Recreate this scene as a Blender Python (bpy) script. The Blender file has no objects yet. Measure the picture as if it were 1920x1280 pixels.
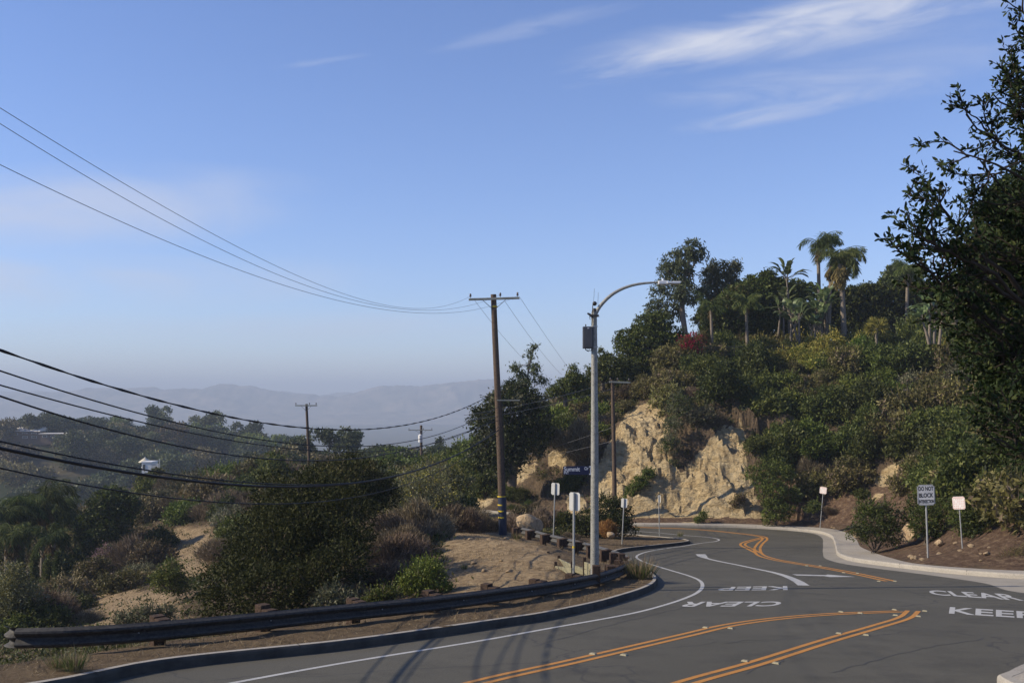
import bpy, bmesh, math, random
import numpy as np
from mathutils import Vector, Matrix
from mathutils.geometry import delaunay_2d_cdt

# ------------------------------------------------------------------ camera, sky, sun, exposure
scene = bpy.context.scene
COL = scene.collection
cam_d = bpy.data.cameras.new('camera'); cam = bpy.data.objects.new('camera', cam_d); COL.objects.link(cam)
cam_d.lens = 35.0; cam_d.sensor_width = 36.0; cam_d.shift_y = 105/1920
cam_d.clip_start = 0.1; cam_d.clip_end = 30000
cam.location = (0, 0, 0); cam.rotation_euler = (math.radians(90), 0, 0)
scene.camera = cam
SUN_DIR = Vector((-0.992*math.cos(math.radians(32)), -0.12*math.cos(math.radians(32)), math.sin(math.radians(32)))).normalized()
SUN_AZ = math.atan2(SUN_DIR.x, SUN_DIR.y)
sd = bpy.data.lights.new('sun', 'SUN'); so = bpy.data.objects.new('sun', sd); COL.objects.link(so)
sd.energy = 4.7; sd.angle = math.radians(0.55); sd.color = (1.0, 0.87, 0.68)
so.rotation_euler = SUN_DIR.to_track_quat('Z', 'Y').to_euler()

world = bpy.data.worlds.new('World'); scene.world = world; world.use_nodes = True
def N(nt, t, **kw):
    n = nt.nodes.new(t)
    for k, v in kw.items(): setattr(n, k, v)
    return n
def build_world():
    nt = world.node_tree; nt.nodes.clear(); L = nt.links.new
    sky = N(nt, 'ShaderNodeTexSky', sky_type='NISHITA'); sky.sun_disc = False
    sky.sun_elevation = math.radians(32); sky.sun_rotation = SUN_AZ
    sky.altitude = 200; sky.air_density = 1.0; sky.dust_density = 0.0; sky.ozone_density = 3.0
    bg = N(nt, 'ShaderNodeBackground'); bg.inputs[1].default_value = 0.095
    tint = N(nt, 'ShaderNodeMix', data_type='RGBA', blend_type='MULTIPLY'); tint.inputs[0].default_value = 1; L(sky.outputs[0], tint.inputs[6]); tint.inputs[7].default_value = (.99, 1.02, 1.30, 1)
    L(tint.outputs[2], bg.inputs[0])
    tc = N(nt, 'ShaderNodeTexCoord'); sx = N(nt, 'ShaderNodeSeparateXYZ'); L(tc.outputs['Generated'], sx.inputs[0])
    def M(op, a, b=None, clamp=False):
        m = N(nt, 'ShaderNodeMath', operation=op); m.use_clamp = clamp
        for i, v in enumerate((a, b)):
            if v is None: continue
            if isinstance(v, (int, float)): m.inputs[i].default_value = v
            else: L(v, m.inputs[i])
        return m.outputs[0]
    ym = M('MAXIMUM', sx.outputs[1], 0.05)
    u = M('DIVIDE', sx.outputs[0], ym); v = M('DIVIDE', sx.outputs[2], ym)
    def streak(cu, cv, ang, lu, lv, noff, st, amp, sc=9.0):
        # soft elongated patch of cirrus around world direction (cu, cv), fibres along ang
        ca, sa = math.cos(ang), math.sin(ang)
        du = M('SUBTRACT', u, cu); dv = M('SUBTRACT', v, cv)
        p = M('ADD', M('MULTIPLY', du, ca), M('MULTIPLY', dv, sa))
        q = M('SUBTRACT', M('MULTIPLY', dv, ca), M('MULTIPLY', du, sa))
        cx = N(nt, 'ShaderNodeCombineXYZ'); L(M('MULTIPLY', p, 1.0), cx.inputs[0]); L(M('MULTIPLY', q, st), cx.inputs[1]); cx.inputs[2].default_value = noff
        nz = N(nt, 'ShaderNodeTexNoise'); nz.inputs['Scale'].default_value = sc; nz.inputs['Detail'].default_value = 7
        nz.inputs['Roughness'].default_value = 0.58; nz.inputs['Distortion'].default_value = 0.9
        L(cx.outputs[0], nz.inputs['Vector'])
        e = M('ADD', M('POWER', M('ABSOLUTE', M('DIVIDE', p, lu)), 2.0), M('POWER', M('ABSOLUTE', M('DIVIDE', q, lv)), 2.0))
        m = M('SUBTRACT', 1.0, e, True)
        f = M('MULTIPLY', M('SUBTRACT', M('ADD', nz.outputs[0], M('MULTIPLY', m, 0.22)), 0.50, True), 3.2, True)
        return M('MULTIPLY', M('MULTIPLY', f, M('POWER', m, 0.8)), amp)
    s = [streak(.29, .372, .16, .26, .034, 0.0, 5.0, .66, 7),
         streak(.17, .345, .20, .15, .022, 2.1, 5.0, .55, 8),
         streak(.36, .395, .17, .16, .022, 3.3, 5.0, .60, 8),
         streak(.30, .310, .06, .17, .026, 4.2, 4.5, .40, 8),
         streak(.27, .288, .20, .13, .015, 5.5, 4.5, .46, 9),
         streak(.02, .372, .22, .12, .012, 6.6, 7.0, .20, 11),
         streak(.42, .35, .10, .22, .05, 7.7, 5.0, .20, 5),
         streak(-.19, .338, .15, .06, .005, 8.6, 5.0, .18, 14),
         streak(-.45, .19, .03, .30, .05, 9.9, 3.0, .62, 3),
         streak(-.46, .115, .02, .36, .035, 12.2, 3.5, .60, 3),
         streak(-.25, .07, .01, .35, .02, 15.2, 4.0, .35, 3)]
    tot = s[0]
    for k in s[1:]: tot = M('ADD', tot, k)
    tot = M('MULTIPLY', tot, 1.0, True)
    cb = N(nt, 'ShaderNodeBackground'); cb.inputs[0].default_value = (.47, .50, .60, 1); cb.inputs[1].default_value = 1.0
    mx = N(nt, 'ShaderNodeMixShader'); L(tot, mx.inputs[0]); L(bg.outputs[0], mx.inputs[1]); L(cb.outputs[0], mx.inputs[2])
    out = N(nt, 'ShaderNodeOutputWorld'); L(mx.outputs[0], out.inputs[0])
build_world()
vs = scene.view_settings
scene.display_settings.display_device = 'sRGB'
vs.view_transform = 'Standard'; vs.look = 'None'; vs.exposure = 0.5; vs.gamma = 1.0
scene.cycles.max_bounces = 6; scene.cycles.diffuse_bounces = 2; scene.cycles.glossy_bounces = 2
scene.cycles.transmission_bounces = 2; scene.cycles.transparent_max_bounces = 4; scene.cycles.volume_bounces = 0
scene.cycles.use_denoising = True

# ------------------------------------------------------------------ helpers
F = 1920*35/36.0; HZ = 745.0
def zr(y):
    y = np.asarray(y, float); t = np.clip(y-50, 0, 16)
    return -2.5-.1*np.minimum(y, 50) - .1*(t-t*t/32)
def at(px, py, d): return Vector(((px-960)/F*d, d, (HZ-py)/F*d))
def G(px, py, off=0.0):
    """point of the road surface (raised by off) seen in direction px, py"""
    s = (HZ-py)/F; lo, hi = 1.0, 400.0
    for _ in range(50):
        m = (lo+hi)/2
        if s*m > zr(m)+off: lo = m
        else: hi = m
    return ((px-960)/F*lo, lo)
def GL(pts, off=0.0): return [G(a, b, off) for a, b in pts]
def smooth_line(P, step=.3, closed=False):
    """Catmull-Rom resample"""
    P = [np.array(p, float) for p in P]; out = []
    n = len(P)
    for i in range(n-1):
        p1, p2 = P[i], P[i+1]; p0 = P[i-1] if i else 2*p1-p2; p3 = P[i+2] if i+2 < n else 2*p2-p1
        k = max(1, int(np.linalg.norm(p2-p1)/step))
        for j in range(k):
            t = j/k; d1 = max(1e-6, np.linalg.norm(p1-p0))**.5; d2 = max(1e-6, np.linalg.norm(p2-p1))**.5; d3 = max(1e-6, np.linalg.norm(p3-p2))**.5
            t0, t1, t2, t3 = 0, d1, d1+d2, d1+d2+d3; tt = t1+t*(t2-t1)
            A1 = (t1-tt)/(t1-t0)*p0+(tt-t0)/(t1-t0)*p1; A2 = (t2-tt)/(t2-t1)*p1+(tt-t1)/(t2-t1)*p2; A3 = (t3-tt)/(t3-t2)*p2+(tt-t2)/(t3-t2)*p3
            B1 = (t2-tt)/(t2-t0)*A1+(tt-t0)/(t2-t0)*A2; B2 = (t3-tt)/(t3-t1)*A2+(tt-t1)/(t3-t1)*A3
            out.append((t2-tt)/(t2-t1)*B1+(tt-t1)/(t2-t1)*B2)
    out.append(P[-1]); return out
def inpoly(x, y, poly):
    x = np.asarray(x, float); y = np.asarray(y, float); c = np.zeros(x.shape, bool)
    n = len(poly)
    for i in range(n):
        x1, y1 = poly[i][0], poly[i][1]; x2, y2 = poly[(i+1) % n][0], poly[(i+1) % n][1]
        if y1 == y2: continue
        k = ((y1 > y) != (y2 > y)) & (x < (x2-x1)*(y-y1)/(y2-y1)+x1); c ^= k
    return c
def dline(x, y, P):
    x = np.asarray(x, float); y = np.asarray(y, float); best = np.full(x.shape, 1e9)
    for a, b in zip(P[:-1], P[1:]):
        ax, ay = a[0], a[1]; dx, dy = b[0]-ax, b[1]-ay; L2 = dx*dx+dy*dy+1e-12
        t = np.clip(((x-ax)*dx+(y-ay)*dy)/L2, 0, 1); best = np.minimum(best, np.hypot(x-ax-t*dx, y-ay-t*dy))
    return best
def ss(a, b, x): t = np.clip((np.asarray(x, float)-a)/(b-a), 0, 1); return t*t*(3-2*t)
def _h(i, j, s):
    v = (i.astype(np.int64)*374761393+j.astype(np.int64)*668265263+s*1442695) & 0xffffffff
    v = ((v ^ (v >> 13))*1274126177) & 0xffffffff; v = v ^ (v >> 16)
    return (v & 0xffff)/65535.0
def vnoise(x, y, s=0):
    i = np.floor(x); j = np.floor(y); fx = x-i; fy = y-j; fx = fx*fx*(3-2*fx); fy = fy*fy*(3-2*fy)
    return (_h(i, j, s)*(1-fx)+_h(i+1, j, s)*fx)*(1-fy)+(_h(i, j+1, s)*(1-fx)+_h(i+1, j+1, s)*fx)*fy
def fbm(x, y, s=0, o=5, g=.5):
    x = np.asarray(x, float); y = np.asarray(y, float); a = 1; t = 0; r = 0
    for k in range(o): r = r+a*(vnoise(x, y, s+k*17)-.5); t += a; a *= g; x = x*2.03+11.3; y = y*2.03+5.7
    return r/t*2

class MB:
    """collects faces, builds ONE mesh object"""
    def __init__(s): s.v = []; s.nv = 0; s.l = []; s.t = []; s.m = []; s.sm = []
    def add(s, verts, loops, totals, mat=0, smooth=False):
        verts = np.asarray(verts, float).reshape(-1, 3); loops = np.asarray(loops, int).ravel(); totals = np.asarray(totals, int).ravel()
        s.v.append(verts); s.l.append(loops+s.nv); s.t.append(totals); s.m.append(np.full(len(totals), mat)); s.sm.append(np.full(len(totals), smooth)); s.nv += len(verts)
        return s
    def quads(s, Q, mat=0, smooth=False):
        Q = np.asarray(Q, float).reshape(-1, 4, 3); n = len(Q)
        return s.add(Q, np.arange(4*n), np.full(n, 4), mat, smooth)
    def box(s, c, size, R=None, mat=0, bev=0.0):
        h = np.array(size)/2; V = []
        if bev <= 0:
            V = np.array([[x, y, z] for x in (-1, 1) for y in (-1, 1) for z in (-1, 1)])*h
            Fc = [(0, 1, 3, 2), (4, 6, 7, 5), (0, 4, 5, 1), (2, 3, 7, 6), (0, 2, 6, 4), (1, 5, 7, 3)]
            if R is not None: V = V @ np.array(R).T
            return s.add(V+np.array(c), np.array(Fc).ravel(), [4]*6, mat)
        bm = bmesh.new(); bmesh.ops.create_cube(bm, size=1)
        for v in bm.verts: v.co = Vector((v.co.x*size[0], v.co.y*size[1], v.co.z*size[2]))
        bmesh.ops.bevel(bm, geom=bm.edges[:], offset=bev, segments=2, affect='EDGES', profile=.6)
        return s.bm(bm, c, R, mat)
    def bm(s, bm, c=(0, 0, 0), R=None, mat=0, smooth=False):
        bm.verts.ensure_lookup_table(); bm.verts.index_update()
        V = np.array([v.co[:] for v in bm.verts])
        if R is not None: V = V @ np.array(R).T
        lo = []; to = []
        for f in bm.faces: lo += [v.index for v in f.verts]; to.append(len(f.verts))
        bm.free(); return s.add(V+np.array(c), lo, to, mat, smooth)
    def tube(s, P, r, n=8, mat=0, cap=True, smooth=True):
        P = np.array([list(p) for p in P], float); k = len(P); r = np.full(k, float(r)) if np.isscalar(r) else np.array(r, float)
        T = np.gradient(P, axis=0); T /= np.linalg.norm(T, axis=1)[:, None]+1e-9
        ref = np.array([0, 0, 1.]) if abs(T[0, 2]) < .9 else np.array([1., 0, 0])
        U = np.cross(T, ref); bad = np.linalg.norm(U, axis=1) < 1e-3; U[bad] = np.cross(T[bad], np.array([0, 1., 0])); U /= np.linalg.norm(U, axis=1)[:, None]; W = np.cross(T, U)
        a = np.arange(n)/n*2*math.pi
        V = P[:, None, :]+r[:, None, None]*(np.cos(a)[None, :, None]*U[:, None, :]+np.sin(a)[None, :, None]*W[:, None, :])
        i = np.arange(k-1)[:, None]*n; j = np.arange(n)[None, :]; j2 = (j+1) % n
        Fq = np.stack([i+j, i+j2, i+n+j2, i+n+j], -1).reshape(-1, 4)
        s.add(V, Fq.ravel(), np.full(len(Fq), 4), mat, smooth)
        if cap:
            s.add(V[0][::-1], np.arange(n), [n], mat); s.add(V[-1], np.arange(n), [n], mat)
        return s
    def cyl(s, a, b, r, r2=None, n=16, mat=0): return s.tube([a, b], [r, r if r2 is None else r2], n, mat)
    def sphere(s, c, r, mat=0, sub=2, sc=(1, 1, 1)):
        bm = bmesh.new(); bmesh.ops.create_icosphere(bm, subdivisions=sub, radius=r)
        for v in bm.verts: v.co = Vector((v.co.x*sc[0], v.co.y*sc[1], v.co.z*sc[2]))
        return s.bm(bm, c, None, mat, True)
    def leaves(s, C, D, l, w, mat=0, rng=None, fold=.15):
        """diamond leaves at C, pointing along D, half length l, half width w"""
        C = np.asarray(C, float); n = len(C); D = np.asarray(D, float); D = D/(np.linalg.norm(D, axis=1)[:, None]+1e-9)
        R = rng.normal(size=(n, 3)); W = np.cross(D, R); W /= np.linalg.norm(W, axis=1)[:, None]+1e-9
        l = np.broadcast_to(l, (n,))[:, None]; w = np.broadcast_to(w, (n,))[:, None]; Nn = np.cross(D, W)
        Q = np.stack([C-D*l, C+W*w+Nn*w*fold, C+D*l, C-W*w+Nn*w*fold], 1); return s.quads(Q, mat)
    def mesh(s, name, mats):
        me = bpy.data.meshes.new(name)
        v = np.concatenate(s.v); l = np.concatenate(s.l); t = np.concatenate(s.t)
        me.vertices.add(len(v)); me.vertices.foreach_set('co', v.ravel())
        me.loops.add(len(l)); me.loops.foreach_set('vertex_index', l.astype(np.int32))
        me.polygons.add(len(t)); st = np.concatenate([[0], np.cumsum(t)[:-1]])
        me.polygons.foreach_set('loop_start', st.astype(np.int32)); me.polygons.foreach_set('loop_total', t.astype(np.int32))
        for m in (mats if isinstance(mats, (list, tuple)) else [mats]): me.materials.append(m)
        me.polygons.foreach_set('material_index', np.concatenate(s.m).astype(np.int32))
        me.polygons.foreach_set('use_smooth', np.concatenate(s.sm).astype(bool))
        me.update(calc_edges=True); me.validate(); return me
    def obj(s, name, mats, parent=None, loc=None):
        o = bpy.data.objects.new(name, s.mesh(name, mats)); COL.objects.link(o)
        if parent is not None: o.parent = parent
        if loc is not None: o.location = loc
        return o
def tag(o, label=None, cat=None, group=None, kind=None):
    if label: o['label'] = label
    if cat: o['category'] = cat
    if group: o['group'] = group
    if kind: o['kind'] = kind
    return o
def thing(name, label, cat, loc=(0, 0, 0), rotz=0, group=None):
    o = bpy.data.objects.new(name, None); COL.objects.link(o); o.location = loc; o.rotation_euler = (0, 0, rotz); o.empty_display_size = .2
    return tag(o, label, cat, group)
def dup(o, loc, rotz=0, sc=1.0, label=None, group=None, parent=None, cat=None):
    c = o.copy(); COL.objects.link(c)
    if parent is None:
        c.location = loc; c.rotation_euler = (0, 0, rotz); c.scale = sc if hasattr(sc, '__len__') else (sc, sc, sc)
        if label: c['label'] = label
        if group: c['group'] = group
        if cat: c['category'] = cat
    else: c.parent = parent
    for ch in o.children: dup(ch, None, parent=c)
    return c

# ------------------------------------------------------------------ materials
def mat(name, base, rough=.8, noise=None, bump=None, metal=0.0, spec=.3, extra=None):
    """base colour, optional noise = (scale, other colour, contrast), bump = (scale, strength, distance)"""
    m = bpy.data.materials.new(name); m.use_nodes = True; nt = m.node_tree; L = nt.links.new
    b = nt.nodes['Principled BSDF']; b.inputs['Base Color'].default_value = (*base, 1); b.inputs['Roughness'].default_value = rough
    b.inputs['Metallic'].default_value = metal; b.inputs['Specular IOR Level'].default_value = spec
    tc = N(nt, 'ShaderNodeTexCoord')
    if noise:
        lay = noise if isinstance(noise, list) else [noise]; prev = None
        for sc, colr, c in lay:
            nz = N(nt, 'ShaderNodeTexNoise'); nz.inputs['Scale'].default_value = sc; nz.inputs['Detail'].default_value = 8; nz.inputs['Roughness'].default_value = .62
            L(tc.outputs['Object'], nz.inputs['Vector'])
            rp = N(nt, 'ShaderNodeMapRange'); rp.inputs[1].default_value = .5-c; rp.inputs[2].default_value = .5+c; L(nz.outputs[0], rp.inputs[0])
            mx = N(nt, 'ShaderNodeMix', data_type='RGBA'); L(rp.outputs[0], mx.inputs[0])
            if prev is None: mx.inputs[6].default_value = (*base, 1)
            else: L(prev, mx.inputs[6])
            mx.inputs[7].default_value = (*colr, 1); prev = mx.outputs[2]
        L(prev, b.inputs['Base Color'])
    if bump:
        nz = N(nt, 'ShaderNodeTexNoise'); nz.inputs['Scale'].default_value = bump[0]; nz.inputs['Detail'].default_value = 9; nz.inputs['Roughness'].default_value = .65
        L(tc.outputs['Object'], nz.inputs['Vector'])
        bp = N(nt, 'ShaderNodeBump'); bp.inputs['Strength'].default_value = bump[1]; bp.inputs['Distance'].default_value = bump[2]
        L(nz.outputs[0], bp.inputs['Height']); L(bp.outputs[0], b.inputs['Normal'])
    return m
def leafmat(name, c1, c2, c3=None, tr=.3, rough=.55, spec=.25):
    """leaf colours vary from leaf to leaf and a little from plant to plant"""
    m = bpy.data.materials.new(name); m.use_nodes = True; nt = m.node_tree; L = nt.links.new; nt.nodes.clear()
    g = N(nt, 'ShaderNodeNewGeometry'); cr = N(nt, 'ShaderNodeValToRGB'); L(g.outputs['Random Per Island'], cr.inputs[0])
    e = cr.color_ramp.elements; e[0].color = (*c1, 1); e[1].color = (*c2, 1); e[1].position = .85
    if c3: k = cr.color_ramp.elements.new(1.0); k.color = (*c3, 1); e[1].position = .8
    oi = N(nt, 'ShaderNodeObjectInfo'); hs = N(nt, 'ShaderNodeHueSaturation'); L(cr.outputs[0], hs.inputs['Color'])
    a = N(nt, 'ShaderNodeMapRange'); a.inputs[3].default_value = .483; a.inputs[4].default_value = .515; L(oi.outputs['Random'], a.inputs[0]); L(a.outputs[0], hs.inputs['Hue'])
    mm = N(nt, 'ShaderNodeMath', operation='MULTIPLY'); L(oi.outputs['Random'], mm.inputs[0]); mm.inputs[1].default_value = 7.13
    fr = N(nt, 'ShaderNodeMath', operation='FRACT'); L(mm.outputs[0], fr.inputs[0])
    a2 = N(nt, 'ShaderNodeMapRange'); a2.inputs[3].default_value = .68; a2.inputs[4].default_value = 1.35; L(fr.outputs[0], a2.inputs[0]); L(a2.outputs[0], hs.inputs['Value'])
    b = N(nt, 'ShaderNodeBsdfPrincipled'); L(hs.outputs[0], b.inputs['Base Color']); b.inputs['Roughness'].default_value = rough; b.inputs['Specular IOR Level'].default_value = spec
    t = N(nt, 'ShaderNodeBsdfTranslucent'); L(hs.outputs[0], t.inputs[0])
    mx = N(nt, 'ShaderNodeMixShader'); mx.inputs[0].default_value = tr; L(b.outputs[0], mx.inputs[1]); L(t.outputs[0], mx.inputs[2])
    o = N(nt, 'ShaderNodeOutputMaterial'); L(mx.outputs[0], o.inputs[0]); return m

# ------------------------------------------------------------------ plan of the road
CURB_L = [(-17, -6), (-13, 3), (-9.2, 9.2)] + GL([(80, 1279), (300, 1237), (640, 1201), (850, 1173), (954, 1158), (1004, 1151), (1117, 1128.5), (1163, 1116), (1204, 1103),
    (1225, 1093), (1231.6, 1082.7), (1225, 1074), (1206, 1062), (1180, 1049), (1158, 1040), (1150, 1035), (1169, 1028), (1250, 1019), (1284, 1015), (1293, 1012.8), (1287, 1010.5),
    (1273, 1008), (1247, 1006), (1200, 1002), (1150, 998), (1100, 992), (1060, 987), (1000, 980), (930, 972), (860, 967)], .15) + [(-8, 72.2)]
CURB_L = [tuple(p) for p in smooth_line(CURB_L, .35)]
ASPH_R = [(-10, 77.6)] + GL([(860, 955.5), (930, 962), (1000, 969), (1100, 979), (1197, 986), (1297, 987.5), (1380, 989), (1430, 991), (1488, 995), (1525, 1000), (1540, 1007), (1543, 1020),
    (1543, 1036), (1549, 1047), (1580, 1056), (1647, 1065.5), (1747, 1078), (1847, 1093), (1913, 1110)]) + [(15.5, 23.5), (22, 22.5), (34, 22)]
CURB_R = [(-10, 77.6)] + GL([(860, 955.5), (930, 962), (1000, 969), (1100, 979), (1197, 986), (1297, 987.5), (1380, 989), (1430, 991), (1488, 994.4), (1533, 999), (1556, 1006), (1565, 1018),
    (1568, 1030), (1574, 1043), (1600, 1052), (1663, 1061), (1713, 1067), (1780, 1074.5), (1920, 1085)]) + [(18.5, 29.0), (26, 27.5), (34, 27)]
WALK_R = [(-10.8, 79.6)] + GL([(860, 952.2), (930, 958), (1000, 964), (1100, 973.5), (1180, 979), (1300, 979.5), (1430, 983), (1500, 986), (1560, 991), (1590, 999), (1605, 1010), (1615, 1025),
    (1640, 1035.5), (1670, 1045), (1720, 1056), (1800, 1063), (1920, 1069)], .15) + [(22, 32.5), (34, 30.5), (90, 29)]
ASPH_R, CURB_R, WALK_R = [[tuple(p) for p in smooth_line(q, .35)] for q in (ASPH_R, CURB_R, WALK_R)]
CORNER = [(5.4, -6), (5.9, 4), (6.25, 10)] + GL([(1872, 1285), (1890, 1278), (1922, 1262)], 0.0) + [(8.6, 15.1), (11, 15.9), (20, 15.6), (34, 15.2)]
CORNER = [tuple(p) for p in smooth_line(CORNER, .4)] + [(34, -6)]
PAVED = CURB_L + WALK_R[:-1] + [(90, 29), (90, -6)]

# left-hand ground: thin-plate surface through surveyed points (x, y, z)
def W3(px, py, d): v = at(px, py, d); return (v.x, v.y, v.z)
CP = [(-10, 9, -3.3), (-15, 5, -3.2), (-20, -4, -2.4), (-30, 5, -4), (-7.5, 15.5, -4.2), (-4.5, 20.5, -4.65), (-1.5, 24, -4.95), (1, 26.5, -5.2),
      W3(880, 1000, 39), W3(940, 1003, 36), W3(1000, 1032, 34), W3(850, 1055, 32.5), W3(950, 1068, 28.5), W3(1050, 1080, 27), W3(930, 1100, 25), W3(870, 1115, 24.5),
      W3(800, 1075, 33), W3(760, 1010, 44), W3(700, 1050, 40), W3(640, 1120, 31), W3(560, 1175, 26), W3(980, 1004, 47), W3(1080, 1017, 44), W3(1060, 1047, 39), W3(1010, 1027, 43), W3(1110, 1050, 36),
      W3(450, 1200, 27), W3(450, 1170, 36), W3(350, 1195, 31), W3(250, 1200, 38), W3(250, 1150, 50), W3(370, 1040, 72), W3(330, 1090, 60), W3(160, 1150, 55), W3(200, 1120, 60),
      W3(60, 1150, 62), W3(100, 1108, 85), W3(0, 1130, 85), W3(60, 1050, 120), (-60, 60, -16), (-60, 30, -12), (-22, 25, -8),
      W3(860, 968, 62), W3(700, 945, 72), W3(620, 1000, 55), W3(560, 960, 72), W3(700, 915, 92), W3(577, 915, 97), W3(450, 915, 102), W3(300, 930, 108), W3(200, 985, 112), W3(130, 1020, 118),
      (-60, 120, -22), (-30, 140, -20), (0, 140, -15), (-80, 90, -22), (0, 105, -9.5), (-2, 84, -8.3), (4, 60, -7.75), (8, 55, -7.7), (0, 52, -7.2), (4, 46, -6.8), (6, 50, -7.3),
      (-80, 0, -12), (-80, 150, -26), (0, 160, -24), (-30, 160, -26)]
CP = np.array(CP)
def _U(r2): return np.where(r2 > 1e-9, r2*np.log(r2+1e-12), 0)
_n = len(CP); _K = _U((CP[:, None, 0]-CP[None, :, 0])**2+(CP[:, None, 1]-CP[None, :, 1])**2)+np.eye(_n)*20.0
_P = np.c_[np.ones(_n), CP[:, 0], CP[:, 1]]
_A = np.zeros((_n+3, _n+3)); _A[:_n, :_n] = _K; _A[:_n, _n:] = _P; _A[_n:, :_n] = _P.T
_w = np.linalg.solve(_A, np.r_[CP[:, 2], 0, 0, 0])
def TPS(x, y):
    r = _w[_n]+_w[_n+1]*x+_w[_n+2]*y
    for i in range(_n): r = r+_w[i]*_U((x-CP[i, 0])**2+(y-CP[i, 1])**2)
    return r
HTX = [-20, -10, -4, 0, 5, 9, 15, 20, 60]; HTZ = [-9, -9, -7.3, -4.5, -1.2, 1.2, 3.9, 4.3, 4.6]
WALK_X = [(90, 29), (90, 400), (-200, 400)] + [(-35, 97)]
HILL = [(-60, 112)] + WALK_R + [(90, 400), (-60, 400)]
CLIFF_PX = [[(1100, 985), (1110, 900), (1140, 830), (1180, 762), (1232, 752), (1256, 800), (1256, 850), (1275, 885), (1315, 845), (1350, 796), (1396, 800), (1402, 880), (1416, 925), (1444, 972), (1300, 980), (1200, 982)],
            [(1060, 985), (1062, 930), (1095, 925), (1112, 985)], [(860, 960), (880, 930), (905, 920), (925, 935), (920, 958)], [(945, 905), (985, 860), (1010, 870), (1000, 900), (960, 915)],
            [(1020, 860), (1040, 840), (1065, 838), (1060, 870), (1030, 880)], [(1283, 690), (1290, 676), (1310, 672), (1303, 690)], [(1640, 880), (1650, 850), (1660, 890), (1655, 925), (1644, 915)],
            [(1690, 1000), (1700, 970), (1715, 965), (1712, 1005)], [(1640, 925), (1680, 860), (1690, 880), (1650, 940)]]
def facets(x, y, s=0, k=1.0):
    """piecewise tilted blocks with sharp steps between them"""
    x = x/k; y = y/k; i0 = np.floor(x); j0 = np.floor(y); best = np.full(x.shape, 9e9); h = np.zeros(x.shape)
    for di in (-1, 0, 1):
        for dj in (-1, 0, 1):
            i = i0+di; j = j0+dj; cx = i+_h(i, j, s); cy = j+_h(i, j, s+7); d = (x-cx)**2+(y-cy)**2
            v = (_h(i, j, s+13)-.5)+(x-cx)*(_h(i, j, s+19)-.5)*1.7+(y-cy)*(_h(i, j, s+23)-.5)*1.7
            m = d < best; h = np.where(m, v, h); best = np.where(m, d, best)
    return h*k
def hill_s(x, y):
    return dline(x, y, WALK_R[::3])
def H(x, y):
    x = np.asarray(x, float); y = np.asarray(y, float)
    T = TPS(x, y)+fbm(x*.5, y*.5, 3)*.22+fbm(x*.15, y*.15, 9)*.5*ss(50, 80, y)
    dl = dline(x, y, CURB_L[::2]); w = ss(.3, 3.2, dl)
    left = (zr(y)+.13+fbm(x*2.2, y*2.2, 5)*.05)*(1-w)+w*T
    hs = hill_s(x, y); ht = np.interp(x, HTX, HTZ); full = ht+8.15
    cl = .35+.65*ss(20, 15, x)*ss(60, 66, y)                       # steep rock on the far side, gentler slope beside the pavement
    prof = np.interp(hs, [0, 1.2, 2.6, 6.5, 9, 18, 26, 200], [0, .03, .10, .48, .62, .97, 1.0, 1.04])
    prof2 = np.interp(hs, [0, 1.5, 6, 20, 30, 200], [0, .03, .28, .90, 1.0, 1.04])
    base = zr(y)+.13
    tgt = ht
    right = base+(tgt-base)*(prof*cl+prof2*(1-cl))
    rn = fbm(x*.42, y*.42+3, 21, 6, .62)
    right = right+rn*.55*ss(1.0, 4, hs)*ss(24, 16, hs)+np.abs(fbm(x*.9+y*.25, y*.35, 31, 4, .6))*1.1*ss(1.5, 4, hs)*ss(12, 8, hs)+fbm(x*2, y*2, 6)*.06
    wx = x+fbm(x*.6, y*.6, 71)*1.2; wy = y+fbm(x*.6+9, y*.6, 72)*1.2
    right = right+(facets(wx+wy*.8, wy*.8-wx*.3, 3, 3.0)*.34+facets(wx-wy*.7, wy, 5, 1.1)*.17+facets(wx+wy*.5, wy, 8, .5)*.12)*ss(.9, 2.2, hs)*ss(13, 8, hs)*ss(60, 64, y)*ss(24, 19, x)
    inh = inpoly(x, y, HILL) | (hs < .2)
    out = np.where(inh, right, left)
    e = ss(-8, -20, x)*inh
    return out*(1-e)+e*np.minimum(T, out+2)
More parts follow.
